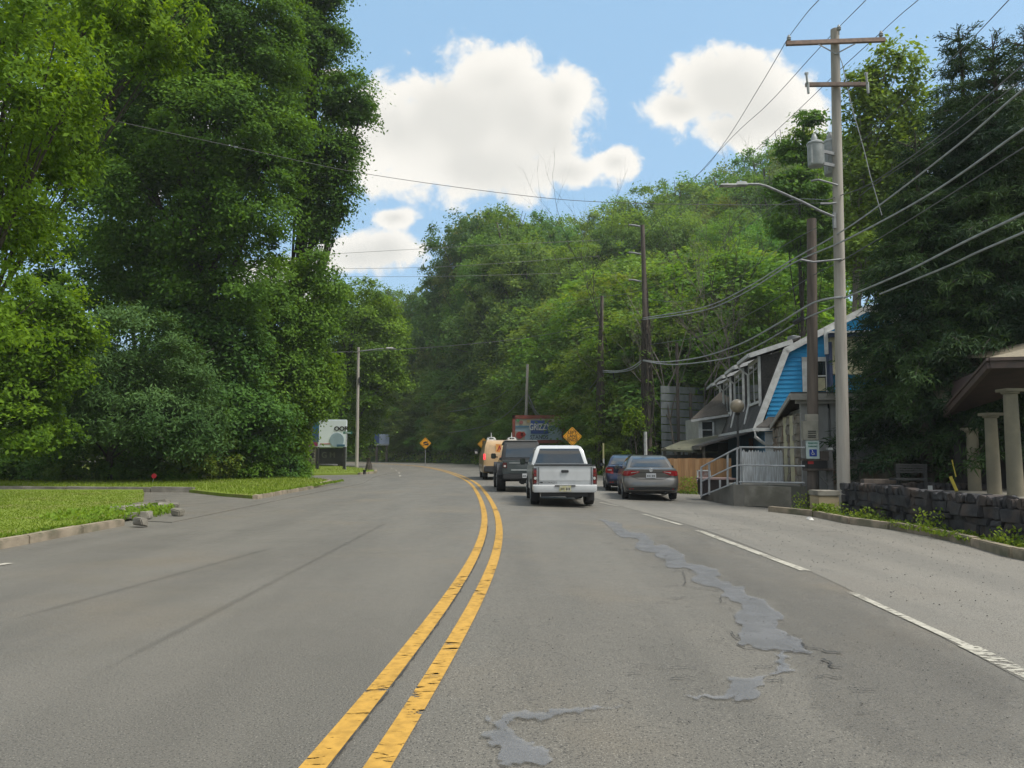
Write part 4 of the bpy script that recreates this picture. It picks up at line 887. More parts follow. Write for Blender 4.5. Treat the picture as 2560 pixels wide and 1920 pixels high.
# --- warm grey sedan
def sedan(D, u, yaw, label, paint, name, Hh=1.455, W=.888, grey=True):
    e = car(name, D, u, yaw, label, 'car')
    prof = [(.16, .26), (.03, .33), (.0, .46), (.02, .60), (.075, .70), (.10, .74), (.07, .93), (.06, 1.0), (.12, 1.035), (.55, 1.05), (1.6, 1.0), (3.3, .97), (4.1, .84), (4.5, .70), (4.6, .5), (4.5, .25), (4.2, .22)] + arc(3.68, .36, .22, .31) + [(1.6, .2)] + arc(.98, .36, .22, .31) + [(.5, .24)]
    H = Hull(prof, [(.2, W * .90), (.35, W * .96), (.62, W), (.85, W * .985), (.97, W * .95), (1.04, W * .86), (1.06, W * .8)], 4.6, .30, .5, 3.2); mb = MB(); H.mesh(mb); mb.build('body', paint, e, smooth=True, local=True)
    yf = lambda z: interp([(.26, .16), (.33, .03), (.46, 0), (.6, .02), (.7, .075), (.74, .10), (.93, .07), (1.0, .06), (1.035, .12)], z)
    cp = [(.42, 1.02), (.75, 1.24), (1.05, 1.38), (1.35, Hh - .02), (2.0, Hh), (2.6, Hh - .03), (3.45, .98)]
    C = Hull(cp, [(1.0, W * .86), (1.1, W * .84), (1.35, W * .70), (Hh - .03, W * .62), (Hh, W * .5)], 3.0, .22, .3, 3.2); mb = MB(); C.mesh(mb); cab = mb.build('cab', paint, e, smooth=True, local=True)
    yc = lambda z: interp([(1.02, .42), (1.24, .75), (1.38, 1.05), (Hh - .02, 1.35)], z)
    mb = MB(); C.band(mb, [(-.50, 1.37), (.50, 1.37)], [(-.64, 1.07), (.64, 1.07)], yc, .010, 12, 5, .01); mb.build('rear_window', M['carglass'], cab, smooth=True, local=True)
    for s in (-1, 1):
        w = lambda z: interp(C.w, z) + .006
        for pl in ([(1.0, 1.06), (1.35, 1.34), (1.9, 1.37), (1.95, 1.06)], [(2.0, 1.06), (1.95, 1.37), (2.55, 1.34), (3.1, 1.06)]):
            mb = MB(); mb.prism([(s * w(z), y, z) for y, z in pl], (-s * .02, 0, 0)); mb.build('side_window', M['carglass'], cab, local=True)
        mirror(e, s * W * .9, 2.85, 1.02, s, paint if not grey else M['p_grey'], .17, .13, .06)
        wheel(e, s * (W - .12), .98, .325, .22, s); wheel(e, s * (W - .12), 3.68, .325, .22, s)
    for s in (-1, 1):
        mb = MB()
        if grey: H.band(mb, [(s * .36, .935), (s * .62, .965), (s * (W * .97 + .1), .93)], [(s * .36, .915), (s * .60, .80), (s * (W + .1), .79)], yf, .014, 9, 3)
        else: H.band(mb, [(s * .56, .94), (s * (W * .97 + .04), .96)], [(s * .56, .70), (s * (W + .04), .76)], yf, .012, 6, 3)
        tl = mb.build('tail_light', M['taillamp'], e, local=True, smooth=True)
        mb = MB()
        if grey: H.band(mb, [(s * .40, .928), (s * .64, .90)], [(s * .40, .918), (s * .62, .875)], yf, .018, 4, 1)
        else: H.band(mb, [(s * .62, .88), (s * .78, .885)], [(s * .62, .83), (s * .78, .835)], yf, .017, 3, 1)
        mb.build('lens', M['whitelamp'], tl, local=True)
        mb = MB(); H.band(mb, [(s * .56, .40), (s * .70, .40)], [(s * .56, .36), (s * .70, .36)], yf, .008, 3, 1); mb.build('reflector', M['taillamp'], e, local=True)
    mb = MB(); H.band(mb, [(-.52, .905), (.52, .905)], [(-.52, .89), (.52, .89)], yf, .012, 8, 1); mb.build('chrome_strip', M['blackplastic'] if grey else M['p_blue'], e, local=True)
    mb = MB(); H.band(mb, [(-.62, .78), (-.4, .70), (0, .685), (.4, .70), (.62, .78)], [(-.615, .768), (-.4, .688), (0, .673), (.4, .688), (.615, .768)], yf, .004, 16, 1); mb.build('boot_seam', M['black'], e, local=True)
    mb = MB(); H.band(mb, [(-.80, .42), (-.4, .45), (.4, .45), (.80, .42)], [(-.72, .27), (.72, .27)], yf, .010, 12, 2); mb.build('lower_bumper', M['blackplastic'], e, local=True, smooth=True)
    plate(e, 0, yf(.8) - .022, .80, M['plate']); mb = MB(); mb.lathe((0, yf(.97) - .006, .975), [(.055, -.004), (.06, 0), (.05, .004)], 16, axis='y'); mb.build('badge', M['chrome'], e, local=True)
    mb = MB(); mb.box((0, 2.3, .28), (1.2, 3.6, .16)); mb.tube([(.45, .05, .27), (.45, .5, .27)], .035); mb.build('underbody', M['blackplastic'], e, local=True)
    mb = MB(); mb.box((0, 2.0, 1.0), (1.25, .35, .12)); mb.build('parcel_shelf', M['blackplastic'], e, local=True)
    return e
sedan(25.0, 1626, -5, 'warm grey sedan seen from behind, nearest car in the right lane', M['p_grey'], 'sedan_car')
sedan(30.6, 1568, -5, 'dark blue sedan half hidden behind the grey one, with a pale roof reflection', M['p_blue'], 'sedan_car', 1.46, .86, False)
# --- dark off-road pickup with box body
def offroad():
    e = car('off_road_truck', 28.0, 1311, 3, 'dark grey boxy off-road pickup with black flared fenders and fat tyres', 'off-road truck'); m = M['p_dark']; bl = M['blackplastic']
    mb = MB(); mb.prism([(-.78, y, z) for y, z in [(.14, .62), (.14, 1.13), (2.0, 1.16), (4.9, 1.14), (5.0, .7), (4.6, .62)]], (1.56, 0, 0)); mb.build('body', m, e, local=True, bevel=.03, smooth=True)
    mb = MB(); mb.box((0, .125, .89), (1.26, .04, .40)); tg = mb.build('tailgate', m, e, local=True, bevel=.015); mb = MB(); mb.box((0, .10, .80), (.95, .02, .05)); mb.box((0, .10, 1.05), (1.1, .02, .03)); mb.build('pressing', M['grey_paint'], tg, local=True, bevel=.006)
    C = Hull([(1.55, 1.12), (1.62, 1.6), (1.70, 1.80), (1.85, 1.86), (3.4, 1.85), (3.7, 1.75), (4.0, 1.12)], [(1.1, .77), (1.3, .765), (1.75, .67), (1.87, .62)], 2.45, .05, .1, 9); mb = MB(); C.mesh(mb); cab = mb.build('cab', bl, e, local=True, smooth=True)
    yc = lambda z: interp([(1.12, 1.55), (1.6, 1.62), (1.8, 1.7)], z)
    mb = MB(); C.band(mb, [(-.56, 1.76), (.56, 1.76)], [(-.62, 1.24), (.62, 1.24)], yc, .008, 8, 4, .01); mb.build('rear_window', M['carglass'], cab, smooth=True, local=True)
    mb = MB(); mb.box((0, 2.6, 1.872), (1.24, 1.7, .03)); mb.build('roof_panel', M['grey_paint'], cab, local=True, bevel=.012)
    for s in (-1, 1):
        for yc_ in (1.05, 4.35):
            mb = MB(); a = arc(yc_, .50, .62, .46, 10); b = arc(yc_, .58, .62, .46, 10); out = [(s * .74, y, z) for y, z in a] + [(s * .74, y, z) for y, z in reversed(b)]
            for k in range(10): mb.prism([(s * .74, *a[k]), (s * .74, *a[k + 1]), (s * .74, *b[k + 1]), (s * .74, *b[k])], (s * .22, 0, 0))
            mb.build('fender', bl, e, local=True); wheel(e, s * .80, yc_, .42, .32, s)
        mb = MB(); mb.box((s * .70, .12, .97), (.15, .07, .20)); tl = mb.build('tail_light', M['darklamp'], e, local=True, bevel=.015)
        mb = MB(); mb.box((s * .70, .08, .94), (.07, .02, .06)); mb.build('lens', M['whitelamp'], tl, local=True)
        mb = MB(); mb.box((s * .52, .015, .57), (.16, .02, .05)); mb.build('reflector', M['taillamp'], e, local=True)
        mirror(e, s * .80, 3.75, 1.28, s, bl, .2, .22, .1)
        w = lambda z: interp(C.w, z) + .006; mb = MB(); mb.prism([(s * w(z), y, z) for y, z in [(1.8, 1.22), (1.85, 1.7), (3.4, 1.7), (3.7, 1.22)]], (-s * .02, 0, 0)); mb.build('side_window', M['carglass'], cab, local=True)
    mb = MB(); mb.box((0, .08, .57), (1.55, .18, .20)); mb.build('rear_bumper', bl, e, local=True, bevel=.03); plate(e, .08, -.02, .60, M['plate'])
    mb = MB(); mb.box((0, 2.6, .5), (.9, 4.4, .2)); mb.tube([(-.7, 1.05, .42), (.7, 1.05, .42)], .06); mb.lathe((0, 1.05, .40), [(.06, -.14), (.16, 0), (.06, .14)], 12); mb.box((.2, .5, .40), (.7, .4, .16)); mb.build('chassis', bl, e, local=True)
    mb = MB(); mb.tube([(.62, 4.1, 1.1), (.62, 4.1, 2.0)], .008, 5); mb.build('aerial', bl, e, local=True)
offroad()
# --- tan van
def van():
    e = car('cargo_van', 40, 1257.5, 5, 'tan cargo van with white roof fittings at the head of the queue', 'van'); m = M['p_tan']
    prof = [(.10, .62), (.06, .75), (.05, 1.2), (.10, 1.75), (.22, 1.98), (.4, 2.04), (3.9, 2.04), (4.7, 1.3), (5.5, 1.1), (5.6, .5), (5.2, .35)] + arc(4.6, .42, .35, .38) + [(2.0, .35)] + arc(1.25, .42, .35, .38) + [(.6, .45)]
    H = Hull(prof, [(.3, .97), (.9, 1.0), (1.5, .97), (1.9, .88), (2.04, .80)], 5.6, .12, .4, 8); mb = MB(); H.mesh(mb); mb.build('body', m, e, smooth=True, local=True)
    yf = lambda z: interp([(.62, .10), (.75, .06), (1.2, .05), (1.75, .10), (1.98, .22)], z)
    for s in (-1, 1):
        mb = MB(); H.band(mb, [(s * .02, 1.88), (s * .80, 1.88)], [(s * .02, .72), (s * .86, .72)], yf, .012, 8, 6); d = mb.build('rear_door', m, e, local=True, smooth=True)
        mb = MB(); mb.box((s * .10, .02, 1.12), (.06, .03, .16)); mb.build('handle', M['blackplastic'], d, local=True)
        mb = MB(); H.band(mb, [(s * .10, 1.78), (s * .70, 1.78)], [(s * .10, 1.30), (s * .74, 1.30)], yf, .020, 4, 4, .01); mb.build('pressing', m, d, local=True, smooth=True)
        mb = MB(); H.band(mb, [(s * .89, 1.34), (s * 1.02, 1.34)], [(s * .89, 1.04), (s * 1.02, 1.04)], yf, .015, 3, 3); mb.build('tail_light', M['brakelit'] if s < 0 else M['taillamp'], e, local=True)
        mb = MB(); mb.box((s * .92, .05, .70), (.08, .05, .10)); mb.build('reflector', M['whitelamp'], e, local=True)
        wheel(e, s * .84, 1.25, .37, .24, s); wheel(e, s * .84, 4.6, .37, .24, s); mirror(e, s * .98, 4.2, 1.45, s, M['blackplastic'], .2, .3, .12)
        mb = MB(); mb.box((s * 1.19, 4.14, 1.40), (.14, .02, .12)); mb.build('mirror_highlight', M['whitelamp'], e, local=True)  # pale plate paints the white highlight on the mirror
    mb = MB(); mb.prism([(-.96, y, z) for y, z in [(.0, .42), (.0, .70), (.12, .72), (.3, .7), (.3, .42)]], (1.92, 0, 0)); mb.build('rear_bumper', M['blackplastic'], e, local=True, bevel=.02)
    plate(e, -.28, -.012, .64, M['plate_blue'], .33, .17, 'navy')
    mb = MB(); mb.box((-.12, .058, 1.62), (.50, .02, .42)); q = mb.build('decal', mat('orange_decal', (.72, .26, .04), (.75, .40, .12), 6, .5), e, local=True)
    mb = MB(); mb.bar((-.28, .042, 1.48), (-.16, .042, 1.76), .01, .05); mb.bar((-.16, .042, 1.76), (-.12, .042, 1.55), .01, .05); mb.bar((-.02, .042, 1.5), (.02, .042, 1.74), .01, .06); mb.build('decal_mark', M['red'], q, local=True)
    for x in (-.55, .52):
        mb = MB(); mb.box((x, 1.0, 2.07), (.46, .9, .05)); mb.lathe((x, .9, 2.09), [(.05, 0), (.05, .07), (.20, .08), (.20, .11), (.02, .12), (.012, .32), (.004, .36)], 12)
        for s in (-1, 1): mb.lathe((x + s * .16, .8, 2.09), [(.07, 0), (.07, .05), (.02, .06)], 10)
        mb.build('roof_fitting', M['white'], e, local=True)
    mb = MB(); mb.box((0, .6, 2.045), (1.6, .05, .03)); mb.box((0, 3.0, .4), (1.3, 5, .2)); mb.box((-.1, .1, .36), (.1, .2, .14)); mb.build('underbody', M['blackplastic'], e, local=True)
van()

# ------------------------------------------------------------------ poles
def rpole(name, a, b, r0, r1, m, label, cat='utility pole', group='utility poles'):
    a, b = Vector(a), Vector(b); e = empty(name, a, 0, label, cat, group); mb = MB()
    mb.tube([a + (b - a) * t for t in (0, .25, .5, .75, 1)], [r0 + (r1 - r0) * t for t in (0, .25, .5, .75, 1)], 16); mb.build('pole', m, e, smooth=True); return e
def D2(x, y): return (x * 1.1573, y * 1.1573)
PA0 = P(2110, 1270, 21.6); PA0.z = -.2; PAt = P(2087, 74, 21.6)
A = rpole('utility_pole', PA0, PAt, .178, .118, M['wood_pole'], 'pale crossarm pole with two transformers and a street lamp arm', group='utility poles')
def pa(z): t = (z - PA0.z) / (PAt.z - PA0.z); return PA0 + (PAt - PA0) * t
def ins(mb, p, h=.16, r=.065):
    mb.lathe(p, [(.018, -.12), (.018, 0), (r * .7, .0), (r, .03), (r * .6, .06), (r * .95, .08), (r * .6, h * .8), (.03, h)], 10)
YA = 21.6
a1, a2 = P(*D2(1698, 94), YA - .2), P(*D2(1912, 86), YA - .2)
mb = MB(); mb.bar(a1, a2, .10, .125); ca = mb.build('crossarm', mat('weathered_arm', (.36, .25, .20), (.25, .18, .15), 8, .85, .3), A, bevel=.008)
b1, b2 = P(*D2(1740, 183), YA - .2), P(*D2(1874, 182), YA - .2)
mb = MB(); mb.bar(b1, b2, .09, .115); cb = mb.build('crossarm', mat('weathered_arm_dark', (.24, .17, .14), (.17, .13, .11), 8, .85, .3), A, bevel=.008)
INS = []
for (x, y, par) in ((1704, 82, ca), (1812, 60, A), (1903, 73, ca)):
    mb = MB(); p = P(*D2(x, y), YA - .2); ins(mb, p - Vector((0, 0, .08))); mb.build('insulator', M['grey_paint'], par, smooth=True); INS.append(p + Vector((0, 0, .04)))
mb = MB()
for s, x in ((-1, 1768), (1, 1848)):
    p = P(*D2(x, 95 + (1800 - x) * .02), YA - .26); q_ = P(*D2(1806 + s * -1, 117), YA - .13); mb.bar(p, q_, .012, .035)
mb.build('brace', M['metal'], ca)
for x in (1743.5, 1872):                              # fuse cutouts
    mb = MB(); p = P(*D2(x, 184), YA - .3); mb.tube([p + Vector((0, -.08, -.28)), p + Vector((0, -.05, .05))], [.035, .045], 8); mb.tube([p + Vector((-.03, -.1, .02)), p + Vector((-.05, -.1, .30))], [.028, .035], 8); mb.box(p + Vector((-.04, -.08, .3)), (.09, .06, .06))
    mb.build('fuse_cutout', M['grey_paint'], cb, smooth=True)
def can(u0, v0, u1, v1, Y, nm):
    c = P((u0 + u1) / 2, (v0 + v1) / 2, Y); r = (u1 - u0) / F * Y / 2; h = (v1 - v0) / F * Y; mb = MB()
    mb.lathe(c, [(r * .2, -h / 2), (r * .94, -h / 2 + .01), (r, -h / 2 + .04), (r, h / 2 - .05), (r * 1.07, h / 2 - .04), (r * 1.07, h / 2), (r * .9, h / 2 + .04), (.02, h / 2 + .06)], 24)
    for a in (-2.4, -.7): mb.box(c + Vector((r * math.cos(a), r * math.sin(a), -.02)), (.05, .05, h * .8))
    o = mb.build('transformer', M['grey_paint'], A, smooth=True)
    mb = MB(); mb.lathe(c + Vector((-.02, 0, h / 2 + .05)), [(.085, 0), (.085, .12), (.06, .16), (.05, .22), (.02, .24)], 12); mb.build('bushing', M['grey_paint'], o, smooth=True)
    mb = MB(); mb.bar(c + Vector((0, 0, .15)), pa(c.z + .15), .06, .09); mb.bar(c + Vector((0, 0, -.2)), pa(c.z - .2), .06, .09); mb.build('bracket', M['metal'], o)
can(2019, 357, 2058, 418, YA - .35, 0); can(2060, 352, 2096, 440, YA + .25, 1)
for pts in ([(1809, 400), (1796, 396), (1768, 388), (1752, 391)], [(1806, 438), (1793, 440), (1772, 440)], [(1817, 560), (1757, 566), (1730, 561)]):
    mb = MB(); mb.tube([P(*D2(*p), YA - .15) for p in pts], .028, 6); mb.build('bracket_arm', M['metal'], A)
# street lamp on it
la = [P(*D2(*p), YA - .15 - t) for p, t in (((1801, 468), 0), (1780 and (1770, 455), .05), ((1735, 437), .15), ((1690, 417), .25), ((1655, 402), .35), ((1638, 398), .4), ((1612, 398), .45))]
mb = MB(); mb.tube(la, .036, 8); mb.box(pa(la[0].z - .1) + Vector((-.17, -.12, 0)), (.07, .1, .45)); lo = mb.build('lamp_arm', M['metal'], A, smooth=True)
h = la[-1]; mb = MB(); mb.box(h + Vector((-.14, 0, .01)), (.34, .2, .11), taper=.75); mb.box(h + Vector((-.50, 0, -.03)), (.50, .22, .045), taper=.8); mb.lathe(h + Vector((-.52, 0, -.02)), [(.03, 0), (.03, .08)], 8); hd = mb.build('lamp_head', M['grey_paint'], lo, bevel=.015)
mb = MB(); mb.box(h + Vector((-.48, 0, -.058)), (.36, .16, .012)); mb.build('lamp_lens', M['whitelamp'], hd)
# guy wire and service drops on the right of the pole
mb = MB(); mb.tube([P(*D2(*p), YA) for p in ((1811, 116), (1819, 136), (1840, 230), (1868, 330), (1880, 380), (1905, 465))], .012, 5); tag(mb.build('guy_wire', M['wire_pale']), 'thin guy wire slanting from the crossarm down into the spruce', 'cable')
# brown pole in front
pB0 = G(2036, 1274); B = rpole('utility_pole', (pB0.x, pB0.y + .1, pB0.z - .2), P(2029, 548, pB0.y + .1), .17, .135, M['wood_brown'], 'stout brown pole with a meter box and a parking sign on it')
YB = pB0.y + .1
def quadbox(mb, u0, v0, u1, v1, Y, d, mi=0): a, b = P(u0, v1, Y), P(u1, v0, Y); return mb.box(((a.x + b.x) / 2, Y + d / 2, (a.z + b.z) / 2), (b.x - a.x, d, b.z - a.z), mi=mi)
mb = MB(); quadbox(mb, 2008, 1052, 2046, 1101, YB - .32, .16); mb_o = mb.build('meter_box', mat('beige_grey_box', (.30, .29, .24), (.24, .23, .19), 5, .6), B, bevel=.012)
mb = MB(); quadbox(mb, 2016, 1035, 2046, 1054, YB - .30, .13); mb.build('box_hood', mat('beige_hood', (.34, .32, .27), None, 5, .6), mb_o, bevel=.012)
mb = MB()
for v in (1077, 1082, 1088, 1092): quadbox(mb, 2020, v, 2040, v + 2, YB - .33, .012)
mb.build('vent', M['black'], mb_o)
e = empty('parking_sign', P(2032, 1150, YB - .3), 0, 'pale accessible parking sign with a blue wheelchair symbol', 'sign')
mb = MB(); quadbox(mb, 2016, 1101, 2048, 1150, YB - .30, .025); mb.build('panel', mat('sign_pale', (.52, .62, .60), (.46, .56, .55), 4, .5), e, bevel=.01)
mb = MB(); quadbox(mb, 2024, 1123.5, 2042, 1141, YB - .306, .01); bp_ = mb.build('blue_square', mat('sign_blue', (.012, .05, .36), None, 3, .5), e)
c = P(2032, 1132, YB - .312); s_ = .052; mb = MB(); mb.lathe(c + Vector((-.01, 0, s_ * 1.25)), [(.014, -.003), (.014, .003)], 12, axis='y')
ring = [c + Vector((math.cos(t) * s_ * .62, 0, math.sin(t) * s_ * .62 - s_ * .45)) for t in [R(130 + 15 * k) for k in range(17)]]; mb.tube(ring, .007, 5)
mb.tube([c + Vector((-.008, 0, s_ * .95)), c + Vector((-.004, 0, .0)), c + Vector((.03, 0, .0)), c + Vector((.05, 0, -.045)), c + Vector((.062, 0, -.042))], .008, 5); mb.tube([c + Vector((-.006, 0, .028)), c + Vector((.026, 0, .026))], .006, 5)
mb.build('wheelchair_symbol', M['white'], bp_)
text_mesh('lettering', 'RESERVED', .062, mat('sign_green', (.03, .22, .14), None, 3, .5), e, P(2032, 1108, YB - .304), bold=.001); text_mesh('lettering', 'PARKING', .062, bpy.data.materials['sign_green'], e, P(2032, 1116, YB - .304), bold=.001)
e = empty('mailbox', P(2046, 1176, YB - .2), 0, 'dark mailbox below the wheelchair sign with an open black mouth', 'mailbox')
mb = MB(); quadbox(mb, 2018, 1151, 2068, 1172, YB - .25, .42); mb.build('box', M['black'], e, bevel=.02); mb = MB(); quadbox(mb, 2014, 1146, 2072, 1152, YB - .3, .5); quadbox(mb, 2018, 1171, 2088, 1177, YB - .24, .4); mb.build('shelf', M['wood_brown'], e, bevel=.01)
mb = MB(); quadbox(mb, 2020, 1153, 2034, 1160, YB - .262, .012); mb.build('flag', M['red'], e)
mb = MB(); quadbox(mb, 2048, 1128, 2072, 1146, YB - .25, .03); mb.build('slat_board', M['wood_brown'], e)
e = empty('wooden_post', P(2076, 1228, YB - .05), 0, 'grey square post with a white cap right of the mailbox', 'post')
mb = MB(); quadbox(mb, 2071, 1124, 2081, 1230, YB - .05, .11); mb.bar(P(2052, 1192, YB), P(2074, 1216, YB), .05, .05); mb.build('shaft', mat('grey_post', (.26, .25, .24), (.18, .175, .17), 7, .85), e)
mb = MB(); quadbox(mb, 2070, 1119, 2082, 1125, YB - .06, .13); mb.build('cap', M['white'], e)
e = empty('concrete_block', (P(2072, 1290, 20.9).x, 20.9, -.2), 0, 'beige concrete block under the wooden post beside the stone wall', 'block')
bx = P(2047, 1292, 20.7), P(2098, 1240, 20.7); mb = MB(); mb.box(((bx[0].x + bx[1].x) / 2, 21.0, (bx[1].z - .22) / 2), (bx[1].x - bx[0].x, .6, bx[1].z + .22)); mb.build('block', mat('beige_block', (.44, .35, .22), (.36, .29, .19), 2.5, .9, .3, 20), e, bevel=.02)
mb = MB(); mb.box(((bx[0].x + bx[1].x) / 2, 21.0, bx[1].z + .07), (bx[1].x - bx[0].x + .04, .64, .13)); mb.build('cap', M['concrete'], e, bevel=.01)
# poles further down the right side
C0 = P(1625, 1130, 44); C0.z = tz(C0.x, 44) - .1; Ct = P(1606, 563, 44); Cp = rpole('utility_pole', C0, Ct, .17, .12, M['wood_brown'], 'tall dark pole wrapped in dead vines behind the grey sedan')
def vines(e, p0, p1, r, n, seed, lo_=0, hi_=.6, leafn=900):
    rr = random.Random(seed); mb = MB(); p0, p1 = Vector(p0), Vector(p1)
    for k in range(n):
        a = rr.uniform(0, 6.28); t0 = rr.uniform(lo_, hi_ * .6); pts = []; rad = r
        for i in range(7):
            t = t0 + (hi_ - lo_) * .14 * i * rr.uniform(.7, 1.3); a += rr.uniform(-.8, .8); rr_ = rad * rr.uniform(.9, 2.2) * (1.25 - t); pts.append(p0.lerp(p1, min(1, t)) + Vector((math.cos(a) * rr_, math.sin(a) * rr_, 0)))
        mb.tube(pts, rr.uniform(.012, .035), 4, caps=False)
    mb.build('vine', M['bark'], e)
    bl = [(*(p0.lerp(p1, lo_ + (hi_ - lo_) * k / 7)), .45, .45, .9) for k in range(8)]; c, t, b, ti = leaves_in_blobs(bl, leafn, .16, clump=.3, shell=.5)
    c = c - np.array(e.location)[None]; me = leaf_data('vine_leaves', c, t, b, M['leaf_dark'], ti); o = bpy.data.objects.new('vine_leaves', me); col.objects.link(o); o.parent = e; o.color = (1.3, 1.1, 1, 1)
vines(Cp, C0, Ct, .2, 46, 3, 0, .5)
mb = MB(); p = P(1614, 1122, 43.6); mb.tube([p - Vector((0, 0, 1.5)), p + Vector((0, 0, .95))], .09, 8); mb.build('conduit', M['white'], Cp)
D0 = P(1498, 1150, 54); D0.z = -.2; Dt = P(1505, 740, 54); Dp = rpole('utility_pole', D0, Dt, .17, .12, M['wood_brown'], 'slimmer vine-wrapped pole between the billboard and the tall dark pole'); vines(Dp, D0, Dt, .2, 26, 5, 0, .75, 1600)
E0 = P(1311, 1165, 72); E0.z = -.2; Et = P(1319, 911, 72); rpole('utility_pole', E0, Et, .16, .115, M['wood_pole'], 'pale bare-topped pole rising in front of the red framed billboard')
F0 = G(892, 1172); Ft = P(896, 868, F0.y); Fp = rpole('street_lamp', F0, Ft, .15, .11, M['wood_pole'], 'weathered wooden lamp pole on the left beyond the side road', 'street lamp', None); YF = F0.y
mb = MB(); mb.tube([P(900, 878, YF), P(930, 874, YF), P(960, 871, YF)], .04, 7); lo = mb.build('lamp_arm', M['metal'], Fp, smooth=True); p = P(975, 870, YF); mb = MB(); mb.box(p, (.75, .3, .12), taper=.7); mb.box(p + Vector((.35, 0, -.07)), (.35, .25, .05)); mb.build('lamp_head', M['whitelamp'], lo, bevel=.02)
mb = MB(); mb.box(P(899, 950, YF - .15), (.12, .15, .5)); mb.build('control_box', M['blackplastic'], Fp)
for v in (563, 632, 700): mb = MB(); mb.tube([P(1604, v + 4, 44), P(1585, v, 44), P(1572, v - 1, 44)], .05, 6); mb.build('bracket_arm', M['metal'], Cp)
# ------------------------------------------------------------------ wires, each its own thing
WN = [0]
def wire(pts, r, label, m='wire', n=10, sm=True):
    """pts: (u, v, D) in photograph pixels at true distances"""
    ps = [np.array(P(*p)) for p in pts]
    if sm and len(ps) > 2: ps = cr([tuple(p) for p in ps], n)
    mb = MB(); mb.tube([Vector(p) for p in ps], r, 5); o = mb.build('power_line' if r < .03 else 'cable_bundle', M[m], smooth=True); return tag(o, label, 'cable', 'overhead wires')
ia, ib, ic = (1972, 92), (2097, 68), (2202, 82)
wire([(*ia, YA - .2), (2015, 35, 16), (2052, -6, 12.5), (2120, -90, 9)], .009, 'wire rising from the left insulator of the crossarm to the top edge')
wire([(*ib, YA - .2), (2130, 35, 17), (2170, -6, 13.5), (2240, -90, 9)], .009, 'wire rising from the pole-top insulator to the top edge')
wire([(*ic, YA - .2), (2250, 38, 17), (2302, -6, 13.5), (2390, -90, 9)], .009, 'wire rising from the right insulator of the crossarm to the top edge')
wire([(*ia, YA - .2), (1900, 215, 25), (1810, 358, 32), (1740, 440, 38), (1575, 562, 44)], .011, 'wire from the left insulator down towards the vine-wrapped pole')
wire([(*ib, YA - .2), (2030, 140, 23), (1920, 260, 29), (1800, 375, 36), (1575, 632, 44)], .011, 'wire from the pole-top insulator down towards the vine-wrapped pole')
wire([(*ic, YA - .2), (2110, 165, 23), (1980, 290, 29), (1870, 390, 35), (1740, 490, 41), (1575, 700, 44)], .011, 'wire from the right insulator down towards the vine-wrapped pole')
wire([(2600, -80, 10), (2522, 0, 13), (2415, 112, 17), (2300, 220, 20), (2180, 330, 21), (2112, 392, YA)], .010, 'wire from the upper right corner passing behind the bare spruce top')
wire([(2700, 50, 10.5), (2560, 160, 13), (2351, 338, 16.5), (2182, 456, 20), (2108, 486, YA - .2), (2066, 500, YA - .1)], .014, 'black service cable sagging into the pale pole from the upper right')
wire([(2700, 90, 10.5), (2560, 196, 13), (2370, 340, 16.5), (2200, 452, 19.5), (2150, 490, 21)], .010, 'thinner service wire just under the black service cable')
wire([(2700, 130, 10.5), (2560, 222, 13), (2393, 364, 16), (2169, 535, 20), (2068, 600, 22), (1979, 650, 24), (1850, 728, 30), (1750, 770, 35), (1607, 795, 44)], .022, 'upper strand of the long double cable crossing the pale pole', 'wire_pale')
wire([(2700, 230, 10.5), (2560, 322, 13), (2325, 485, 17), (2119, 597, 20.9), (1979, 660, 24), (1850, 738, 30), (1750, 778, 35), (1607, 799, 44)], .024, 'lower strand of the long double cable crossing the pale pole', 'wire_pale')
wire([(2700, 285, 10.5), (2560, 368, 13), (2309, 528, 17), (2123, 641, 20.9), (2030, 690, 23), (1900, 770, 28), (1760, 838, 36), (1620, 862, 44)], .013, 'single wire below the double cable, ending low on the vine-wrapped pole')
wire([(2700, 460, 11), (2560, 533, 13), (2420, 600, 15.5), (2262, 680, 18.5), (2110, 745, 21.3)], .026, 'thick pale cable at the right edge in front of the spruces, upper one', 'wire_pale')
wire([(2700, 515, 11), (2560, 580, 13), (2440, 632, 15), (2363, 668, 17), (2200, 735, 20)], .024, 'thick pale cable at the right edge in front of the spruces, lower one', 'wire_pale')
wire([(2108, 742, 21.4), (2036, 756, 22), (1950, 806, 25), (1850, 860, 30), (1750, 893, 36), (1660, 905, 41), (1605, 900, 44)], .030, 'thick pale telephone cable dipping between the brown pole and the vine-wrapped pole', 'wire_pale')
wire([(2105, 758, 21.8), (2036, 786, 22.4), (1992, 808, 24), (1850, 885, 30), (1750, 906, 36), (1670, 911, 41), (1605, 902, 44)], .026, 'second telephone cable with a dark splice hanging just below the first', 'wire_pale')
wire([(1605, 900, 44), (1575, 920, 47), (1540, 928, 51), (1505, 926, 54)], .035, 'upper telephone cable between the two vine-wrapped poles', 'wire_pale')
wire([(1605, 906, 44), (1578, 924, 47), (1540, 931, 51), (1505, 930, 54)], .03, 'lower telephone cable between the two vine-wrapped poles', 'wire_pale')
mb = MB(); mb.tube([P(1988, 806, 24), P(2006, 796, 23.3)], .08, 8); tag(mb.build('splice_case', M['blackplastic'], smooth=True), 'black splice case on the telephone cable left of the brown pole', 'cable box')
wire([(2070, 500, 21.5), (1960, 505, 26), (1860, 572, 31), (1790, 630, 35), (1700, 690, 40), (1610, 724, 44)], .010, 'thin wire from below the street lamp bracket to the vine-wrapped pole')
wire([(2040, 570, 22), (1950, 620, 26), (1850, 690, 31), (1760, 738, 36), (1690, 755, 41), (1605, 745, 44)], .011, 'sagging thin wire from the brown pole top to the vine-wrapped pole')
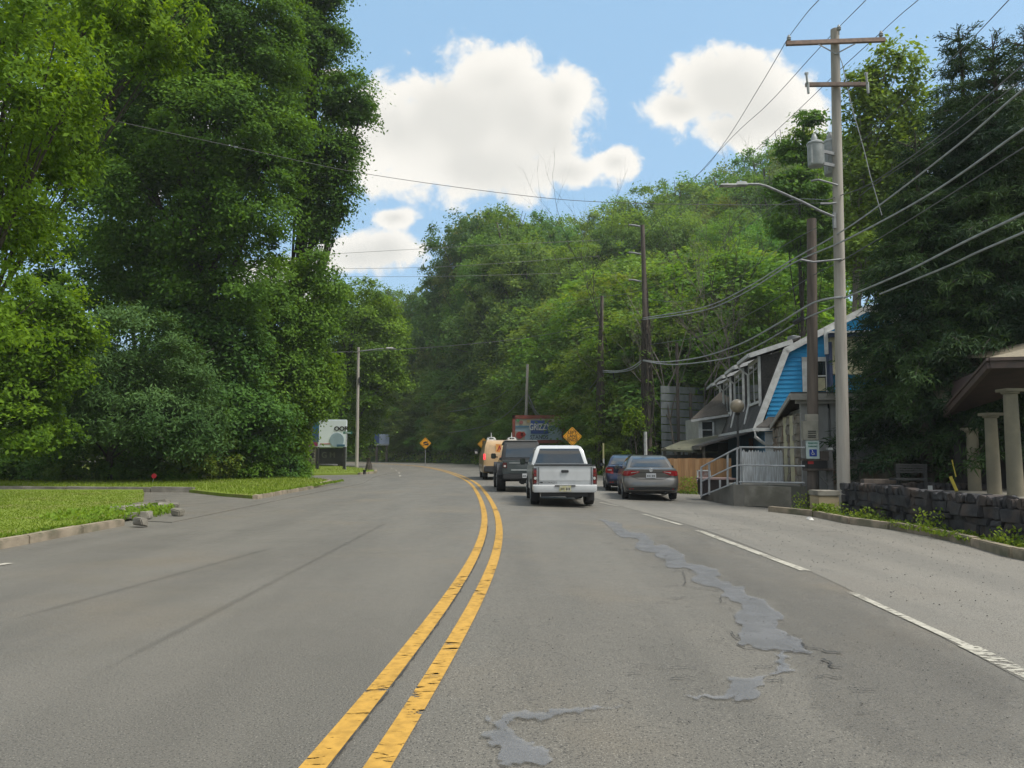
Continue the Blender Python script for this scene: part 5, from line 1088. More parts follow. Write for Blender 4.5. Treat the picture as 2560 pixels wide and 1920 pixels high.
wire([(1605, 725, 44), (1560, 735, 49), (1505, 742, 54), (1400, 760, 70)], .014, 'short thin wire between the tops of the two vine-wrapped poles')
wire([(1504, 812, 54), (1420, 827, 58), (1290, 848, 62), (1120, 865, 62), (985, 874, 62), (896, 878, YF)], .022, 'long low wire crossing the road to the left lamp pole')
wire([(896, 880, YF), (850, 880, 60), (760, 884, 55)], .018, 'wire running left from the lamp pole into the trees')
wire([(1504, 935, 54), (1440, 1010, 65), (1385, 1045, 68), (1345, 1035, 70), (1320, 985, 72)], .035, 'drooping cable pair from the slim pole to the bare-topped pole, upper')
wire([(1504, 945, 54), (1440, 1030, 65), (1390, 1058, 68), (1350, 1048, 70), (1320, 1000, 72)], .03, 'drooping cable from the slim pole to the bare-topped pole, lower')
wire([(1316, 985, 72), (1260, 1040, 78), (1200, 1068, 86), (1120, 1082, 94)], .035, 'cable sagging left from the bare-topped pole over the van')
wire([(1316, 940, 72), (1270, 975, 78), (1210, 1012, 86), (1120, 1030, 94)], .025, 'upper cable leaving the bare-topped pole to the left')
wire([(150, 262, 24), (266, 297, 25), (600, 370, 26), (900, 432, 26), (1300, 488, 25), (1551, 507, 24), (1900, 512, 22.5), (2075, 506, 21.6)], .0095, 'long wire crossing the whole view from the left trees to the pale pole')
for k, (a, b, c) in enumerate([((740, 640), (1130, 618), (1500, 600)), ((740, 672), (1100, 667), (1500, 640)), ((740, 690), (1100, 691), (1500, 680))]):
    wire([(*a, 85), (*b, 88), (*c, 95)], .02, ['uppermost of three thin wires against the low cloud', 'middle one of three thin wires against the low cloud', 'lowest of three thin wires against the low cloud'][k])
# ------------------------------------------------------------------ blue gambrel house
HA = R(8.4); HO = P(1912, 1130, 30); HO.z = 0        # left front ground corner
def hp(w, l, z): return (HO.x + w * math.cos(HA) + l * math.sin(HA), HO.y - w * math.sin(HA) + l * math.cos(HA), z)
house = empty('gambrel_house', (HO.x, HO.y, 0), -HA, 'bright blue clapboard house with gambrel roof and white trim', 'house')
RZ = [(0, 2.55), (.92, 5.32), (3.9, 6.85), (6.88, 5.32), (7.8, 2.55)]
def wall_at(z):
    if z < 2.55: return 0, 7.8
    if z < 5.32: t = (z - 2.55) / 2.77; return .92 * t, 7.8 - .92 * t
    t = (z - 5.32) / 1.53; return .92 + 2.98 * t, 6.88 - 2.98 * t
mb = MB(); z = -.2
while z < 6.8:
    z1 = min(z + .17, 6.82); (a, b), (c, d) = wall_at(z), wall_at(z1); mb.add([hp(a, -.035, z), hp(b, -.035, z), hp(d, -.008, z1), hp(c, -.008, z1), hp(a, 0, z), hp(b, 0, z)], [(0, 1, 2, 3), (0, 4, 5, 1)]); z = z1
mb.build('gable_wall', M['blue_board'], house)
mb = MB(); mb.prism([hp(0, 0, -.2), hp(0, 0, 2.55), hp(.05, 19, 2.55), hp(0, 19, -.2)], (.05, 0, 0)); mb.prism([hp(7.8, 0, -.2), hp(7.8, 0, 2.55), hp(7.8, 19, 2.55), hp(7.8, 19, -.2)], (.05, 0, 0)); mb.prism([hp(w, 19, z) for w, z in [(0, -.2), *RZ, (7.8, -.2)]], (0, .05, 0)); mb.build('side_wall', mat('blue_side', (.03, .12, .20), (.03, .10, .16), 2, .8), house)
def roofslab(mb, w0, z0, w1, z1, l0, l1, th=.09, mi=0): mb.prism([hp(w0, l0, z0), hp(w1, l0, z1), hp(w1, l1, z1), hp(w0, l1, z0)], (0, 0, th), mi)
mb = MB(); roofslab(mb, -.32, 2.30, .90, 5.34, -.18, 19.2); roofslab(mb, .86, 5.33, 3.9, 6.90, -.18, 19.2); roofslab(mb, 6.92, 5.33, 3.9, 6.90, -.18, 19.2); roofslab(mb, 8.12, 2.30, 6.9, 5.34, -.18, 19.2)
roof = mb.build('roof', M['shingle'], house)
mb = MB()
for (w0, z0), (w1, z1) in (((-.36, 2.22), (.88, 5.33)), ((.84, 5.30), (3.9, 6.88)), ((6.96, 5.30), (3.9, 6.88)), ((8.16, 2.22), (6.92, 5.33))): mb.bar(hp(w0, -.21, z0), hp(w1, -.21, z1), .05, .24)
mb.build('rake_board', M['white'], roof)
mb = MB(); mb.lathe(hp(1.9, 3.4, 5.9), [(.17, -.2), (.17, .25), (.27, .3), (.27, .45), (.05, .5)], 12); mb.build('roof_vent', M['metal'], roof, smooth=True)
# gable window
mb = MB(); mb.box(hp(1.98, -.05, 4.3), (.66, .05, 1.15), rz=-HA); w_ = mb.build('window', M['glass'], house)
mb = MB()
for dx, dz, sx, sz in ((-.43, 0, .2, 1.5), (.43, 0, .2, 1.5), (0, .66, 1.06, .16), (0, -.66, 1.1, .12), (0, .02, .66, .05), (0, 0, .03, 1.15)): mb.box(hp(1.98 + dx, -.085, 4.3 + dz), (sx, .07, sz), rz=-HA)
mb.build('frame', M['white'], w_); mb = MB(); mb.box(hp(1.98, -.065, 4.0), (.6, .03, .5), rz=-HA); mb.build('curtain', M['cream'], w_)
# cream bay with navy frame high on the right
mb = MB(); mb.box(hp(3.15, -.3, 5.05), (1.5, .5, 1.4), rz=-HA); bay = mb.build('cream_bay', M['cream'], house)
mb = MB(); mb.box(hp(2.38, -.33, 4.6), (.1, .6, 1.9), rz=-HA); mb.box(hp(3.2, -.38, 5.80), (1.7, .7, .14), rz=-HA); mb.build('frame', M['navy'], bay); mb = MB(); mb.box(hp(2.26, -.5, 5.6), (.12, .12, 1.0), rz=-HA); mb.box(hp(3.2, -.4, 5.90), (1.8, .8, .06), rz=-HA); mb.build('fascia', M['white'], bay)
# dormers down the left slope
for k, l0 in enumerate((1.0, 5.4, 9.9, 14.4)):
    fz0, fz1 = 3.35, 5.25; wl = .05; l1 = l0 + 2.5
    mb = MB(); mb.prism([hp(wl, l0, fz0 - .2), hp(wl, l0, fz1), hp(1.2, l0, fz1 + .2), hp(1.2, l0, fz0 - .2)], Vector(hp(0, 2.5, 0)) - Vector(hp(0, 0, 0))); dm = mb.build('dormer', M['shingle'], house)
    mb = MB(); mb.prism([hp(-.35, l0 - .25, fz1 - .02), hp(1.6, l0 - .25, fz1 + .62), hp(1.6, l1 + .25, fz1 + .62), hp(-.35, l1 + .25, fz1 - .02)], (0, 0, .09)); mb.build('dormer_roof', M['shingle'], dm)
    mb = MB(); mb.bar(hp(-.38, l0 - .28, fz1), hp(-.38, l1 + .28, fz1), .12, .14); mb.bar(hp(-.36, l0 - .28, fz1 + .0), hp(1.3, l0 - .28, fz1 + .53), .05, .18)
    mb.box(hp(wl - .01, l0 - .01, (fz0 + fz1) / 2 - .05), (.10, .10, fz1 - fz0 + .1), rz=-HA); mb.box(hp(wl - .01, l1, (fz0 + fz1) / 2), (.10, .10, fz1 - fz0), rz=-HA)
    mb.box(hp(wl - .02, l0 + 1.25, fz1 - .12), (.04, 2.4, .14), rz=-HA); mb.box(hp(wl - .02, l0 + 1.25, fz0 + .08), (.06, 2.4, .1), rz=-HA); mb.box(hp(wl - .02, l0 + 1.25, 4.3), (.05, .1, 1.8), rz=-HA); mb.build('trim', M['white'], dm)
    for q_ in (.65, 1.85): mb = MB(); mb.box(hp(wl - .03, l0 + q_, 4.3), (.03, .95, 1.45), rz=-HA); mb.build('window', M['glass'], dm)
    if k < 3: mb = MB(); mb.tube([hp(-.40, l1 + .2, fz1), hp(-.35, l1 + .25, fz1 - .2), hp(.0, l1 + .2, fz1 - .5), hp(.0, l1 + .2, fz0 + .1), hp(-.25, l1 - .2, 2.6)], .05, 6); mb.build('downspout', M['white'], dm)
# pent roof over the gable's lower left corner, eave and gutter with curved downspout
mb = MB(); mb.bar(hp(-.42, -.4, 2.28), hp(-.42, 19, 2.28), .12, .12); mb.bar(hp(-.42, -.42, 2.28), hp(1.2, -.42, 2.28), .10, .12); gu = mb.build('gutter', M['white'], roof)
mb = MB(); mb.tube([hp(-.4, -.4, 2.25), hp(-.4, -.42, 2.0), hp(-.1, -.3, 1.78), hp(.35, -.15, 1.6), hp(.42, -.12, 1.35), hp(.42, -.12, .2)], .065, 8); mb.build('downspout', M['white'], roof, smooth=True)
mb = MB(); mb.prism([hp(-.35, -.4, 2.34), hp(1.3, -.4, 2.34), hp(1.3, .0, 2.75), hp(.2, .0, 2.75)], (0, 0, .05)); mb.build('pent_roof', M['shingle'], house)
mb = MB(); mb.box(hp(.18, -.06, .95), (.34, .05, 2.5), rz=-HA); mb.build('corner_board', M['white'], house)
# long low awning along the left side
mb = MB(); roofslab(mb, -2.3, 1.62, .02, 2.3, 1.2, 15, .08); aw = mb.build('awning', M['shingle'], house); mb = MB()
for l in (1.4, 5, 9, 13): mb.box(hp(-2.15, l, .7), (.1, .1, 1.9), rz=-HA)
mb.bar(hp(-2.3, 1.15, 1.60), hp(-2.3, 15, 1.60), .08, .16); mb.build('post', mat('old_brown', (.16, .14, .11), (.1, .09, .07), 6, .9), aw)
# dark side door under awning
mb = MB(); mb.box(hp(-.05, 3.0, 1.0), (.05, .9, 2.0), rz=-HA); mb.build('door', mat('dark_door', (.09, .04, .03), None, 4, .6), house)
# ------------------------------------------------------------------ grey annex with stone side
ann = empty('stone_annex', P(2000, 1200, 24.5), 0, 'grey roadside annex with rubble stone side wall in front of the blue house', 'building')
X0, X1, Y0_, Y1_ = 9.05, 14.4, 24.5, 29.6
def stones(mb, p, d, L_, z0, z1, th, sz=.3, jit=.03, gap=.015, soldier=0):
    d = Vector(d).normalized(); nrm = Vector((d.y, -d.x, 0)); z = z0; rz = math.atan2(d.y, d.x); row = 0
    while z < z1 - .03:
        h_ = min(sz * rnd.uniform(.35, .85), z1 - z); s = -rnd.uniform(0, sz)
        while s < L_:
            l = sz * rnd.uniform(.5, 2.2); a, b = max(0, s), min(L_, s + l)
            if b - a > .04: c = Vector(p) + d * (a + b) / 2 + Vector((0, 0, z + h_ / 2)) + nrm * rnd.uniform(0, jit); mb.box(c, (b - a - gap, th, h_ - gap), rz, jit=jit * .35)
            s += l
        z += h_
    if soldier:
        s = 0
        while s < L_:
            l = rnd.uniform(.10, .22); mb.box(Vector(p) + d * (s + l / 2) + Vector((0, 0, z1 + soldier / 2 * rnd.uniform(.85, 1.1))), (l - gap, th * 1.06, soldier * rnd.uniform(.85, 1.15)), rz, jit=jit * .4, ry=rnd.uniform(-.08, .08)); s += l
    return mb
mb = MB(); mb.prism([(X0 + .1, Y0_ + .05, -.3), (X1, Y0_ + .05, -.3), (X1, Y1_, -.3), (10.1, Y1_, -.3)], (0, 0, 3.1)); mb.build('core', M['stucco'], ann)
mb = MB(); stones(mb, (10.02, Y1_, -.2), (-.187, -1, 0), 5.18, 0, 2.85, .22, .42, .05); mb.build('side_wall', M['stone'], ann, bevel=.015)
mb = MB(); z = 0
mb.box((X0 + .42 + .0, Y0_ - .03, 1.4), (.85, .12, 3.1)); mb.box((X0 + 1.25, Y0_ - .0, 1.4), (.62, .10, 3.1)); mb.box((X0 + 2.1, Y0_ + .03, 1.4), (.8, .1, 3.1)); mb.build('panel', M['stucco'], ann, bevel=.01)
mb = MB(); mb.box((12.9, Y0_ + .02, 2.1), (2.6, .1, 2.0)); mb.build('front_wall', mat('pale_wall', (.46, .48, .50), (.40, .42, .44), 2, .8), ann)
mb = MB(); a, b = P(2118, 1094, Y0_), P(2176, 1027, Y0_); mb.box(((a.x + b.x) / 2, Y0_ - .05, (a.z + b.z) / 2), (b.x - a.x, .05, b.z - a.z)); w_ = mb.build('window', M['glass'], ann)
mb = MB(); mb.box(((a.x + b.x) / 2, Y0_ - .08, a.z - .05), (b.x - a.x + .2, .1, .09)); mb.box(((a.x + b.x) / 2, Y0_ - .08, b.z + .05), (b.x - a.x + .2, .08, .08)); mb.box((b.x + .04, Y0_ - .08, (a.z + b.z) / 2), (.08, .08, b.z - a.z)); mb.build('frame', M['white'], w_)
mb = MB(); stones(mb, (X0 + .9, Y0_ - .1, -.2), (1, 0, 0), 4.3, 0, 1.1, .2, .5, .05, soldier=.30); mb.build('stone_plinth', M['stone'], ann, bevel=.015)
for yy_ in (25.3, 26.6): mb = MB(); mb.box((X0 - .08 + .187 * (yy_ - 24.5), yy_, 1.2), (.14, .32, 2.8)); mb.build('pilaster', M['cream'], ann)
mb = MB(); mb.prism([(X0 - .4, Y0_ - .35, 3.22), (X1, Y0_ - .35, 3.22), (X1, Y1_ - .2, 2.62), (9.75, Y1_ - .2, 2.40)], (0, 0, .07)); rf = mb.build('roof', M['shingle'], ann)
mb = MB(); mb.bar((X0 - .42, Y0_ - .37, 3.16), (9.73, Y1_ - .2, 2.34), .05, .16); mb.bar((X0 - .42, Y0_ - .37, 3.14), (X1, Y0_ - .37, 3.14), .05, .2); mb.bar((X0 - .2, Y0_ - .2, 3.0), (X1, Y0_ - .2, 3.0), .12, .14); mb.build('fascia', mat('dull_trim', (.40, .38, .34), (.33, .31, .28), 4, .7), rf)
mb = MB(); mb.box(P(1988, 1044, 26.3), (.35, .2, .12)); mb.build('wall_lamp', M['white'], ann)
# ------------------------------------------------------------------ picket fence, ramp wall, railing, globe lamp
e = empty('picket_fence', P(1905, 1214, 26), 0, 'weathered white picket fence behind the pipe railing', 'fence'); u = 1857; k = 0; mb0 = MB()
while u < 1957:
    wv = rnd.uniform(6.2, 8); a = P(u, 1218, 26); b = P(u + wv - .9, 1125 + rnd.uniform(-3, 3), 26); mb = MB(); yj = 26 + rnd.uniform(-.015, .015)
    mb.prism([(a.x, yj, a.z), (b.x, yj, a.z), (b.x, yj, b.z - .1), ((a.x + b.x) / 2, yj, b.z), (a.x, yj, b.z - .1)], (0, .025, 0)); mb.build('picket', mat('peeling_white' if k == 0 else 'peeling_white', (.70, .74, .76), (.46, .46, .46), 9, .85, .3, stretch=(3, 1, .25)) if k == 0 else bpy.data.materials['peeling_white'], e); u += wv; k += 1
for v in (1150, 1195): mb0.bar(P(1857, v, 26.05), P(1957, v, 26.05), .04, .09)
mb0.build('rail', bpy.data.materials['peeling_white'], e)
RW = [G(1752, 1248), G(1790, 1256), G(1835, 1265), G(1925, 1268), G(2003, 1276)]
rampw = empty('ramp_wall', RW[2], 0, 'low concrete ramp wall with sloping left end', 'wall'); mb = MB()
tops = [-.02, .18, .45, .45, .45]
for i in range(4):
    a, b = RW[i], RW[i + 1]; n = Vector((-(b.y - a.y), b.x - a.x, 0)).normalized() * .22
    vs = [(a.x, a.y, -.3), (b.x, b.y, -.3), (b.x, b.y, tops[i + 1]), (a.x, a.y, tops[i])]; vs += [(x + n.x, y + n.y, z) for x, y, z in vs]; mb.add(vs, [(0, 1, 2, 3), (7, 6, 5, 4), (3, 2, 6, 7), (0, 3, 7, 4), (1, 5, 6, 2), (0, 4, 5, 1)])
mb.build('wall', mat('stained_concrete', (.20, .19, .165), (.12, .115, .10), 1.2, .9, .4, 25, stretch=(1, 1, .5), c3=(.08, .08, .065), s3=.9), rampw)
mb = MB(); mb.prism([(RW[2].x, RW[2].y + .2, .42), (RW[4].x, RW[4].y + .2, .42), (9.0, 24.4, .42), (9.0, 26.2, .42), (RW[2].x + .5, 26.2, .42)], (0, 0, -.6)); mb.build('landing', M['concrete'], rampw)
YR = RW[2].y + .12
e = empty('pipe_railing', P(1850, 1215, YR), 0, 'grey pipe handrail along the ramp and sloping down to the left', 'railing'); mb = MB(); Y2 = RW[4].y + .15
for v0, v1 in ((1118, 1119), (1163, 1165), (1205, 1207)): mb.tube([P(1848, v0, YR), P(2012, v1, Y2)], .026, 7)
mb.tube([P(1848, 1120, YR), P(1836, 1124, YR), P(1753, 1168, YR + .9)], .026, 7); mb.tube([P(1848, 1163, YR), P(1832, 1166, YR), P(1753, 1204, YR + .9)], .022, 7); mb.tube([P(1840, 1206, YR), P(1753, 1240, YR + .9)], .022, 7); mb.build('rail', M['wire_pale'], e, smooth=True)
for u, v0, v1, t in ((1843, 1118, 1216, 0), (1852, 1116, 1216, 0), (1819, 1132, 1215, .25), (1800, 1200, 1222, .45), (1773, 1158, 1236, .7), (1753, 1168, 1243, .9)): mb = MB(); mb.tube([P(u, v0, YR + t), P(u, v1, YR + t)], .032, 7); mb.build('post', M['wire_pale'], e, smooth=True)
gl = empty('globe_lamp', P(1846, 1215, YR + .5), 0, 'globe lamp on a thin dark post beside the dormers', 'street lamp'); c = P(1843, 1015, YR + .5)
mb = MB(); mb.tube([P(1847, 1215, YR + .5), c - Vector((0, 0, .22))], .035, 8); mb.lathe(c - Vector((0, 0, .3)), [(.05, 0), (.08, .06), (.05, .1)], 10); mb.build('post', M['blackplastic'], gl)
mb = MB(); mb.lathe(c, [(.215 * math.sin(math.pi * k / 10) + .003, -.215 * math.cos(math.pi * k / 10)) for k in range(11)], 20); mb.build('globe', mat('dull_globe', (.17, .165, .14), (.27, .22, .15), 2.2, .4), gl, smooth=True)
e = empty('waste_skip', P(1800, 1238, 26.2), 0, 'dark bin behind the sloping handrail', 'bin'); mb = MB(); a, b = P(1762, 1240, 26), P(1838, 1200, 26); mb.box(((a.x + b.x) / 2, 26.5, (a.z + b.z) / 2), (b.x - a.x, .9, b.z - a.z), taper=1.04); mb.build('body', mat('dark_bin', (.03, .02, .02), None, 4, .7), e, bevel=.03); mb = MB(); mb.box(((a.x + b.x) / 2, 26.5, b.z + .03), (b.x - a.x + .1, 1.0, .05)); mb.build('lid', mat('faded_pink_lid', (.32, .22, .20), None, 4, .7), e)
e = empty('notice_board', P(1766, 1200, 27.5), 0, 'small white framed board with a faded red print near the wood fence', 'sign'); mb = MB(); quadbox(mb, 1744, 1176, 1776, 1205, 27.5, .05); p_ = mb.build('board', mat('faded_print', (.45, .40, .36), (.40, .16, .12), 7, .7), e); mb = MB()
for a_ in ((1743, 1175, 1777, 1178), (1743, 1203, 1777, 1206), (1743, 1175, 1746, 1206), (1774, 1175, 1777, 1206)): quadbox(mb, *a_, 27.46, .04)
mb.build('frame', M['white'], p_); mb = MB(); mb.tube([P(1747, 1206, 27.5), P(1747, 1236, 27.5)], .02, 5); mb.tube([P(1773, 1206, 27.5), P(1773, 1236, 27.5)], .02, 5); mb.build('leg', M['metal'], e)
e = empty('wood_fence', P(1740, 1220, 31), 0, 'tall orange-brown board fence behind the grey sedan', 'fence'); u = 1668; k = 0
fm = [mat('fence_board_' + str(i), c_, tuple(q * .8 for q in c_), 7, .8, .3, stretch=(3, 3, .3)) for i, c_ in enumerate(((.42, .23, .10), (.36, .20, .09), (.46, .27, .13)))]
while u < 1822:
    a, b = P(u, 1228, 31), P(u + 8.3, 1146 + rnd.uniform(-1, 1), 31); mb = MB(); mb.box(((a.x + b.x) / 2, 31 + rnd.uniform(-.01, .01), (a.z + b.z) / 2), (b.x - a.x, .025, b.z - a.z)); mb.build('board', fm[k % 3], e); u += 8.9; k += 1
mb = MB(); mb.bar(P(1668, 1165, 31.05), P(1822, 1165, 31.05), .05, .09); mb.bar(P(1668, 1210, 31.05), P(1822, 1210, 31.05), .05, .09); mb.build('rail', fm[1], e)
# small siding bay and low shed roof left of the house
e = empty('siding_annex', P(1785, 1150, 41), 0, 'small pale clapboard upper storey with brown roof left of the dormers', 'building'); a, b = P(1747, 1104, 41), P(1830, 1046, 41); mb = MB(); z = a.z
while z < b.z: mb.add([(a.x, 40.97, z), (b.x, 40.97, z), (b.x, 41, z + .13), (a.x, 41, z + .13), (a.x, 41, z), (b.x, 41, z)], [(0, 1, 2, 3), (0, 4, 5, 1)]); z += .13
mb.box(((a.x + b.x) / 2, 42.6, (a.z + b.z) / 2), (b.x - a.x - .04, 3.1, b.z - a.z)); mb.build('wall', mat('pale_siding', (.42, .42, .38), (.34, .34, .31), 3, .8), e)
mb = MB(); c = P(1768, 1075, 40.9); mb.box(c, (.55, .05, .85)); w_ = mb.build('window', M['glass'], e); mb = MB()
for dx, dz, sx, sz in ((-.31, 0, .09, 1.0), (.31, 0, .09, 1.0), (0, .47, .7, .09), (0, -.47, .7, .09), (0, 0, .55, .04)): mb.box(c + Vector((dx, -.03, dz)), (sx, .06, sz))
mb.box((a.x + .04, 40.94, (a.z + b.z) / 2), (.1, .06, b.z - a.z)); mb.build('frame', M['white'], w_)
mb = MB(); a2_, b2_ = P(1728, 1052, 40.6), P(1800, 985, 44); c2_ = P(1850, 985, 44); d2_ = P(1850, 1034, 40.6); mb.prism([a2_, d2_, c2_, b2_], (0, 0, .1)); mb.build('roof', mat('brown_shingle', (.13, .11, .09), (.09, .075, .06), 12, .9, .6), e); mb = MB(); mb.bar(a2_, d2_, .1, .12); mb.build('gutter', M['white'], e)
mb = MB(); mb.box(((a.x + b.x) / 2, 42.5, a.z / 2 - .2), (b.x - a.x - .3, 2.9, a.z + .3)); mb.build('lower_wall', mat('dark_lower', (.10, .10, .09), None, 3, .9), e)
e = empty('lean_to_shed', P(1720, 1180, 36), 0, 'low mossy lean-to roof on posts behind the board fence', 'shed'); mb = MB(); p1_, p2_, p3_, p4_ = P(1652, 1128, 35), P(1795, 1134, 33.5), P(1795, 1092, 39), P(1700, 1108, 39); mb.prism([p1_, p2_, p3_, p4_], (0, 0, .09)); mb.build('roof', mat('mossy_roof', (.13, .13, .08), (.09, .09, .06), 5, .95, .5), e)
for u in (1664, 1700, 1735, 1770): mb = MB(); mb.box((P(u, 1130, 34.8).x, 35, .6), (.12, .12, 2.0)); mb.build('post', mat('shed_post', (.12, .11, .09), None, 5, .9) if u == 1664 else bpy.data.materials['shed_post'], e)
mb = MB(); mb.box((P(1745, 1150, 37).x, 37.2, .55), (3.2, .08, 1.5)); mb.build('back_wall', bpy.data.materials['dark_lower'], e)
# grey slatted back of a billboard
e = empty('billboard', P(1705, 1130, 50), 0, 'grey slatted back of a billboard among the trees above the fence', 'billboard'); a = P(1650, 1140, 50); gm = mat('grey_slat', (.30, .33, .33), (.23, .26, .26), 2, .8)
for k in range(9):
    v1 = 1138 - k * 19.5; mb = MB(); p_, q_ = P(1655 - k * .4, v1, 48), P(1778 - k * 2.8, v1 + 4, 51); mb.bar(p_ + Vector((0, 0, .22)), q_ + Vector((0, 0, .22)), .04, .43); mb.build('slat', gm, e)
for u in (1698, 1730): mb = MB(); b = P(u, 1140, 48.5); mb.box((b.x, 48.6, 1.5 + (3 if u < 1700 else 1.3)), (.16, .16, 7.5 if u < 1700 else 4.6)); mb.build('post', M['wood_brown'], e)
# ------------------------------------------------------------------ white house behind the spruces
e = empty('white_house', (24, 34, 0), 0, 'white house half hidden behind the spruces', 'house'); mb = MB(); mb.box((24, 37, 4.2), (10.5, 6, 8.4)); mb.build('wall', mat('white_siding', (.62, .64, .70), (.55, .57, .62), 1, .8, stretch=(.2, .2, 6)), e)
mb = MB(); mb.prism([(18.4, 33.6, 8.3), (29.6, 33.6, 8.3), (24, 33.6, 11.6)], (0, 6.8, 0)); mb.build('roof', M['shingle'], e)
for x, z in ((20.5, 6.4), (23.5, 6.4), (26.5, 6.4), (20.5, 3), (23.5, 3), (26.5, 3)):
    mb = MB(); mb.box((x, 33.97, z), (1, .06, 1.5)); w_ = mb.build('window', M['glass'], e); mb = MB()
    for dx, dz, sx, sz in ((-.55, 0, .12, 1.7), (.55, 0, .12, 1.7), (0, .8, 1.2, .12), (0, -.8, 1.2, .12), (0, 0, 1, .05)): mb.box((x + dx, 33.93, z + dz), (sx, .06, sz))
    mb.build('frame', M['white'], w_)
# ------------------------------------------------------------------ dark stone wall, kerb, porch
sw0, sw1 = Vector((8.62, 20.2, -.24)), Vector((8.75, 4.0, -.24)); e = empty('stone_wall', sw0, 0, 'dark mossy stone garden wall with upright coping along the right kerb', 'wall')
mb = MB(); mb.box((8.85, 12.1, .1), (.2, 16, .85)); mb.build('core', M['stone_dark'], e)
mb = MB(); stones(mb, (8.78, 20.1, -.26), (0, -1, 0), 16, 0, .72, .26, .34, .10, .014, soldier=.17); mb.build('stonework', M['stone_dark'], e, bevel=.018)
mb = MB(); stones(mb, (8.85, 16.95, -.26), (0, -1, 0), .7, 0, .86, .5, .34, .05, .012); mb.build('pier', M['stone_dark'], e, bevel=.018)
mb = MB(); stones(mb, (8.5, 20.25, -.26), (1, 0, 0), 3.5, 0, .72, .26, .34, .05, .012, soldier=.17); mb.build('return_wall', M['stone_dark'], e, bevel=.018)
kp = [G(1926, 1279), G(2040, 1292), G(2130, 1311), G(2230, 1324), G(2340, 1343), G(2440, 1367), G(2540, 1396)]
mbs = []
kerb([(p.x, p.y) for p in kp] + [(8.2, 6), (8.3, 0)], .17, .16, m='kerb')
vp = []
mb = MB(); pts = [(p.x + .06, p.y) for p in kp] + [(8.3, 0)]
for i in range(len(pts) - 1): mb.add([(pts[i][0], pts[i][1], -.11), (9.6, pts[i][1], -.11), (9.6, pts[i + 1][1], -.11), (pts[i + 1][0], pts[i + 1][1], -.11)], [(0, 1, 2, 3)])
tag(mb.build('verge', M['soil']), kind='structure')
def fw():
    t = rnd.random() ** .8; y = 22 - 14 * t; x = 8.05 + rnd.random() * .5 - .35 * (y > 19); k = math.sin(y * 2.1) * .5 + .5 + .5 * math.sin(y * 5.3); return x, y, -.13 + rnd.random() ** 1.6 * (.05 + .20 * max(0, k) ** 2 * (y > 12.5))
scatter_leaves('weeds', fw, 5200, .075, 'weed', 'yellow-green weeds between the right kerb and the stone wall', (.85, .9, .9))
def fw2():
    a = rnd.uniform(0, 6.28); r_ = rnd.random() ** .5; p_ = rnd.choice([(2000, 1262, .45), (1965, 1270, .35), (1735, 1235, .6), (1700, 1232, .6), (2056, 1292, .3)]); g = G(p_[0], p_[1]); return g.x + math.cos(a) * r_ * p_[2], g.y - .1 + math.sin(a) * r_ * p_[2] * .5, g.z + rnd.random() ** 1.5 * .45 * p_[2] / .4
scatter_leaves('weeds', fw2, 3500, .075, 'weed', 'clumps of weeds at the foot of the ramp wall and brown pole', (.85, .95, .9))
g = G(2025, 1300); mb = MB(); mb.box((g.x, g.y, g.z + .05), (.22, .12, .07), .4, jit=.03, taper=.6); tag(mb.build('paper_litter', M['white'], bevel=.01), 'crumpled white paper in the gutter below the beige block', 'litter')
# porch
YP = 17.0
porch = empty('column_porch', (11.5, YP, 0), 0, 'dark brown porch roof on cream columns at the right edge', 'porch'); cm = mat('cream_column', (.25, .22, .15), (.19, .17, .12), 2.5, .7, .15, 20)
for (u, vt, vb, w_, D) in ((2540, 975, 1245, 38, 17), (2487, 1035, 1240, 33, 18.4), (2438, 1072, 1238, 31, 20)):
    a, b = P(u, vb, D), P(u, vt, D); r_ = w_ / F * D / 2; mb = MB(); mb.lathe((a.x, D, a.z - .5), [(r_ * 1.0, 0), (r_ * 1.0, .5), (r_ * .98, .6), (r_ * .84, b.z - a.z + .36), (r_ * .84, b.z - a.z + .4), (r_ * 1.1, b.z - a.z + .42), (r_ * 1.1, b.z - a.z + .46), (r_ * .95, b.z - a.z + .47)], 20); c_ = mb.build('column', cm, porch, smooth=True)
    mb = MB(); mb.box((a.x, D, b.z - .01), (r_ * 2.5, r_ * 2.5, .07)); mb.build('capital', cm, c_, bevel=.01); mb = MB(); mb.lathe((a.x, D, a.z - .3), [(r_ * 1.7, 0), (r_ * 1.7, .18), (r_ * 1.5, .22), (r_ * 1.25, .3), (r_ * 1.1, .34)], 20); mb.build('base', M['concrete'], c_, smooth=True)
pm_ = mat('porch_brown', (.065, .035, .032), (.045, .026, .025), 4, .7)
q0, q1, q2 = P(2364, 1036, 20.6), P(2474, 912, 16.6), P(2760, 905, 16.2)
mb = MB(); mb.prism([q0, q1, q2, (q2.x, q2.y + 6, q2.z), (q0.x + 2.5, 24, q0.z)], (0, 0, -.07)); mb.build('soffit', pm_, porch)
mb = MB(); mb.bar(q0, q1, .1, .16); mb.bar(q1, q2, .1, .16); mb.bar(q0 + Vector((-.05, -.02, .11)), q1 + Vector((-.05, -.06, .11)), .09, .06); mb.bar(q1 + Vector((-.04, -.06, .11)), q2 + Vector((0, -.06, .11)), .09, .06); mb.build('fascia', mat('fascia_brown', (.11, .07, .058), (.075, .05, .042), 4, .6), porch)
mb = MB(); q3 = P(2700, 855, 19); tt = Vector((0, 0, .16)); mb.add([q1 + tt, q2 + tt, q3 + tt, q0 + tt, q2 + Vector((0, 8, 1.0))], [(0, 1, 2), (0, 2, 3), (2, 1, 4), (3, 2, 4)]); mb.build('roof', mat('tan_shingle', (.27, .23, .16), (.20, .17, .12), 10, .9, .6), porch)
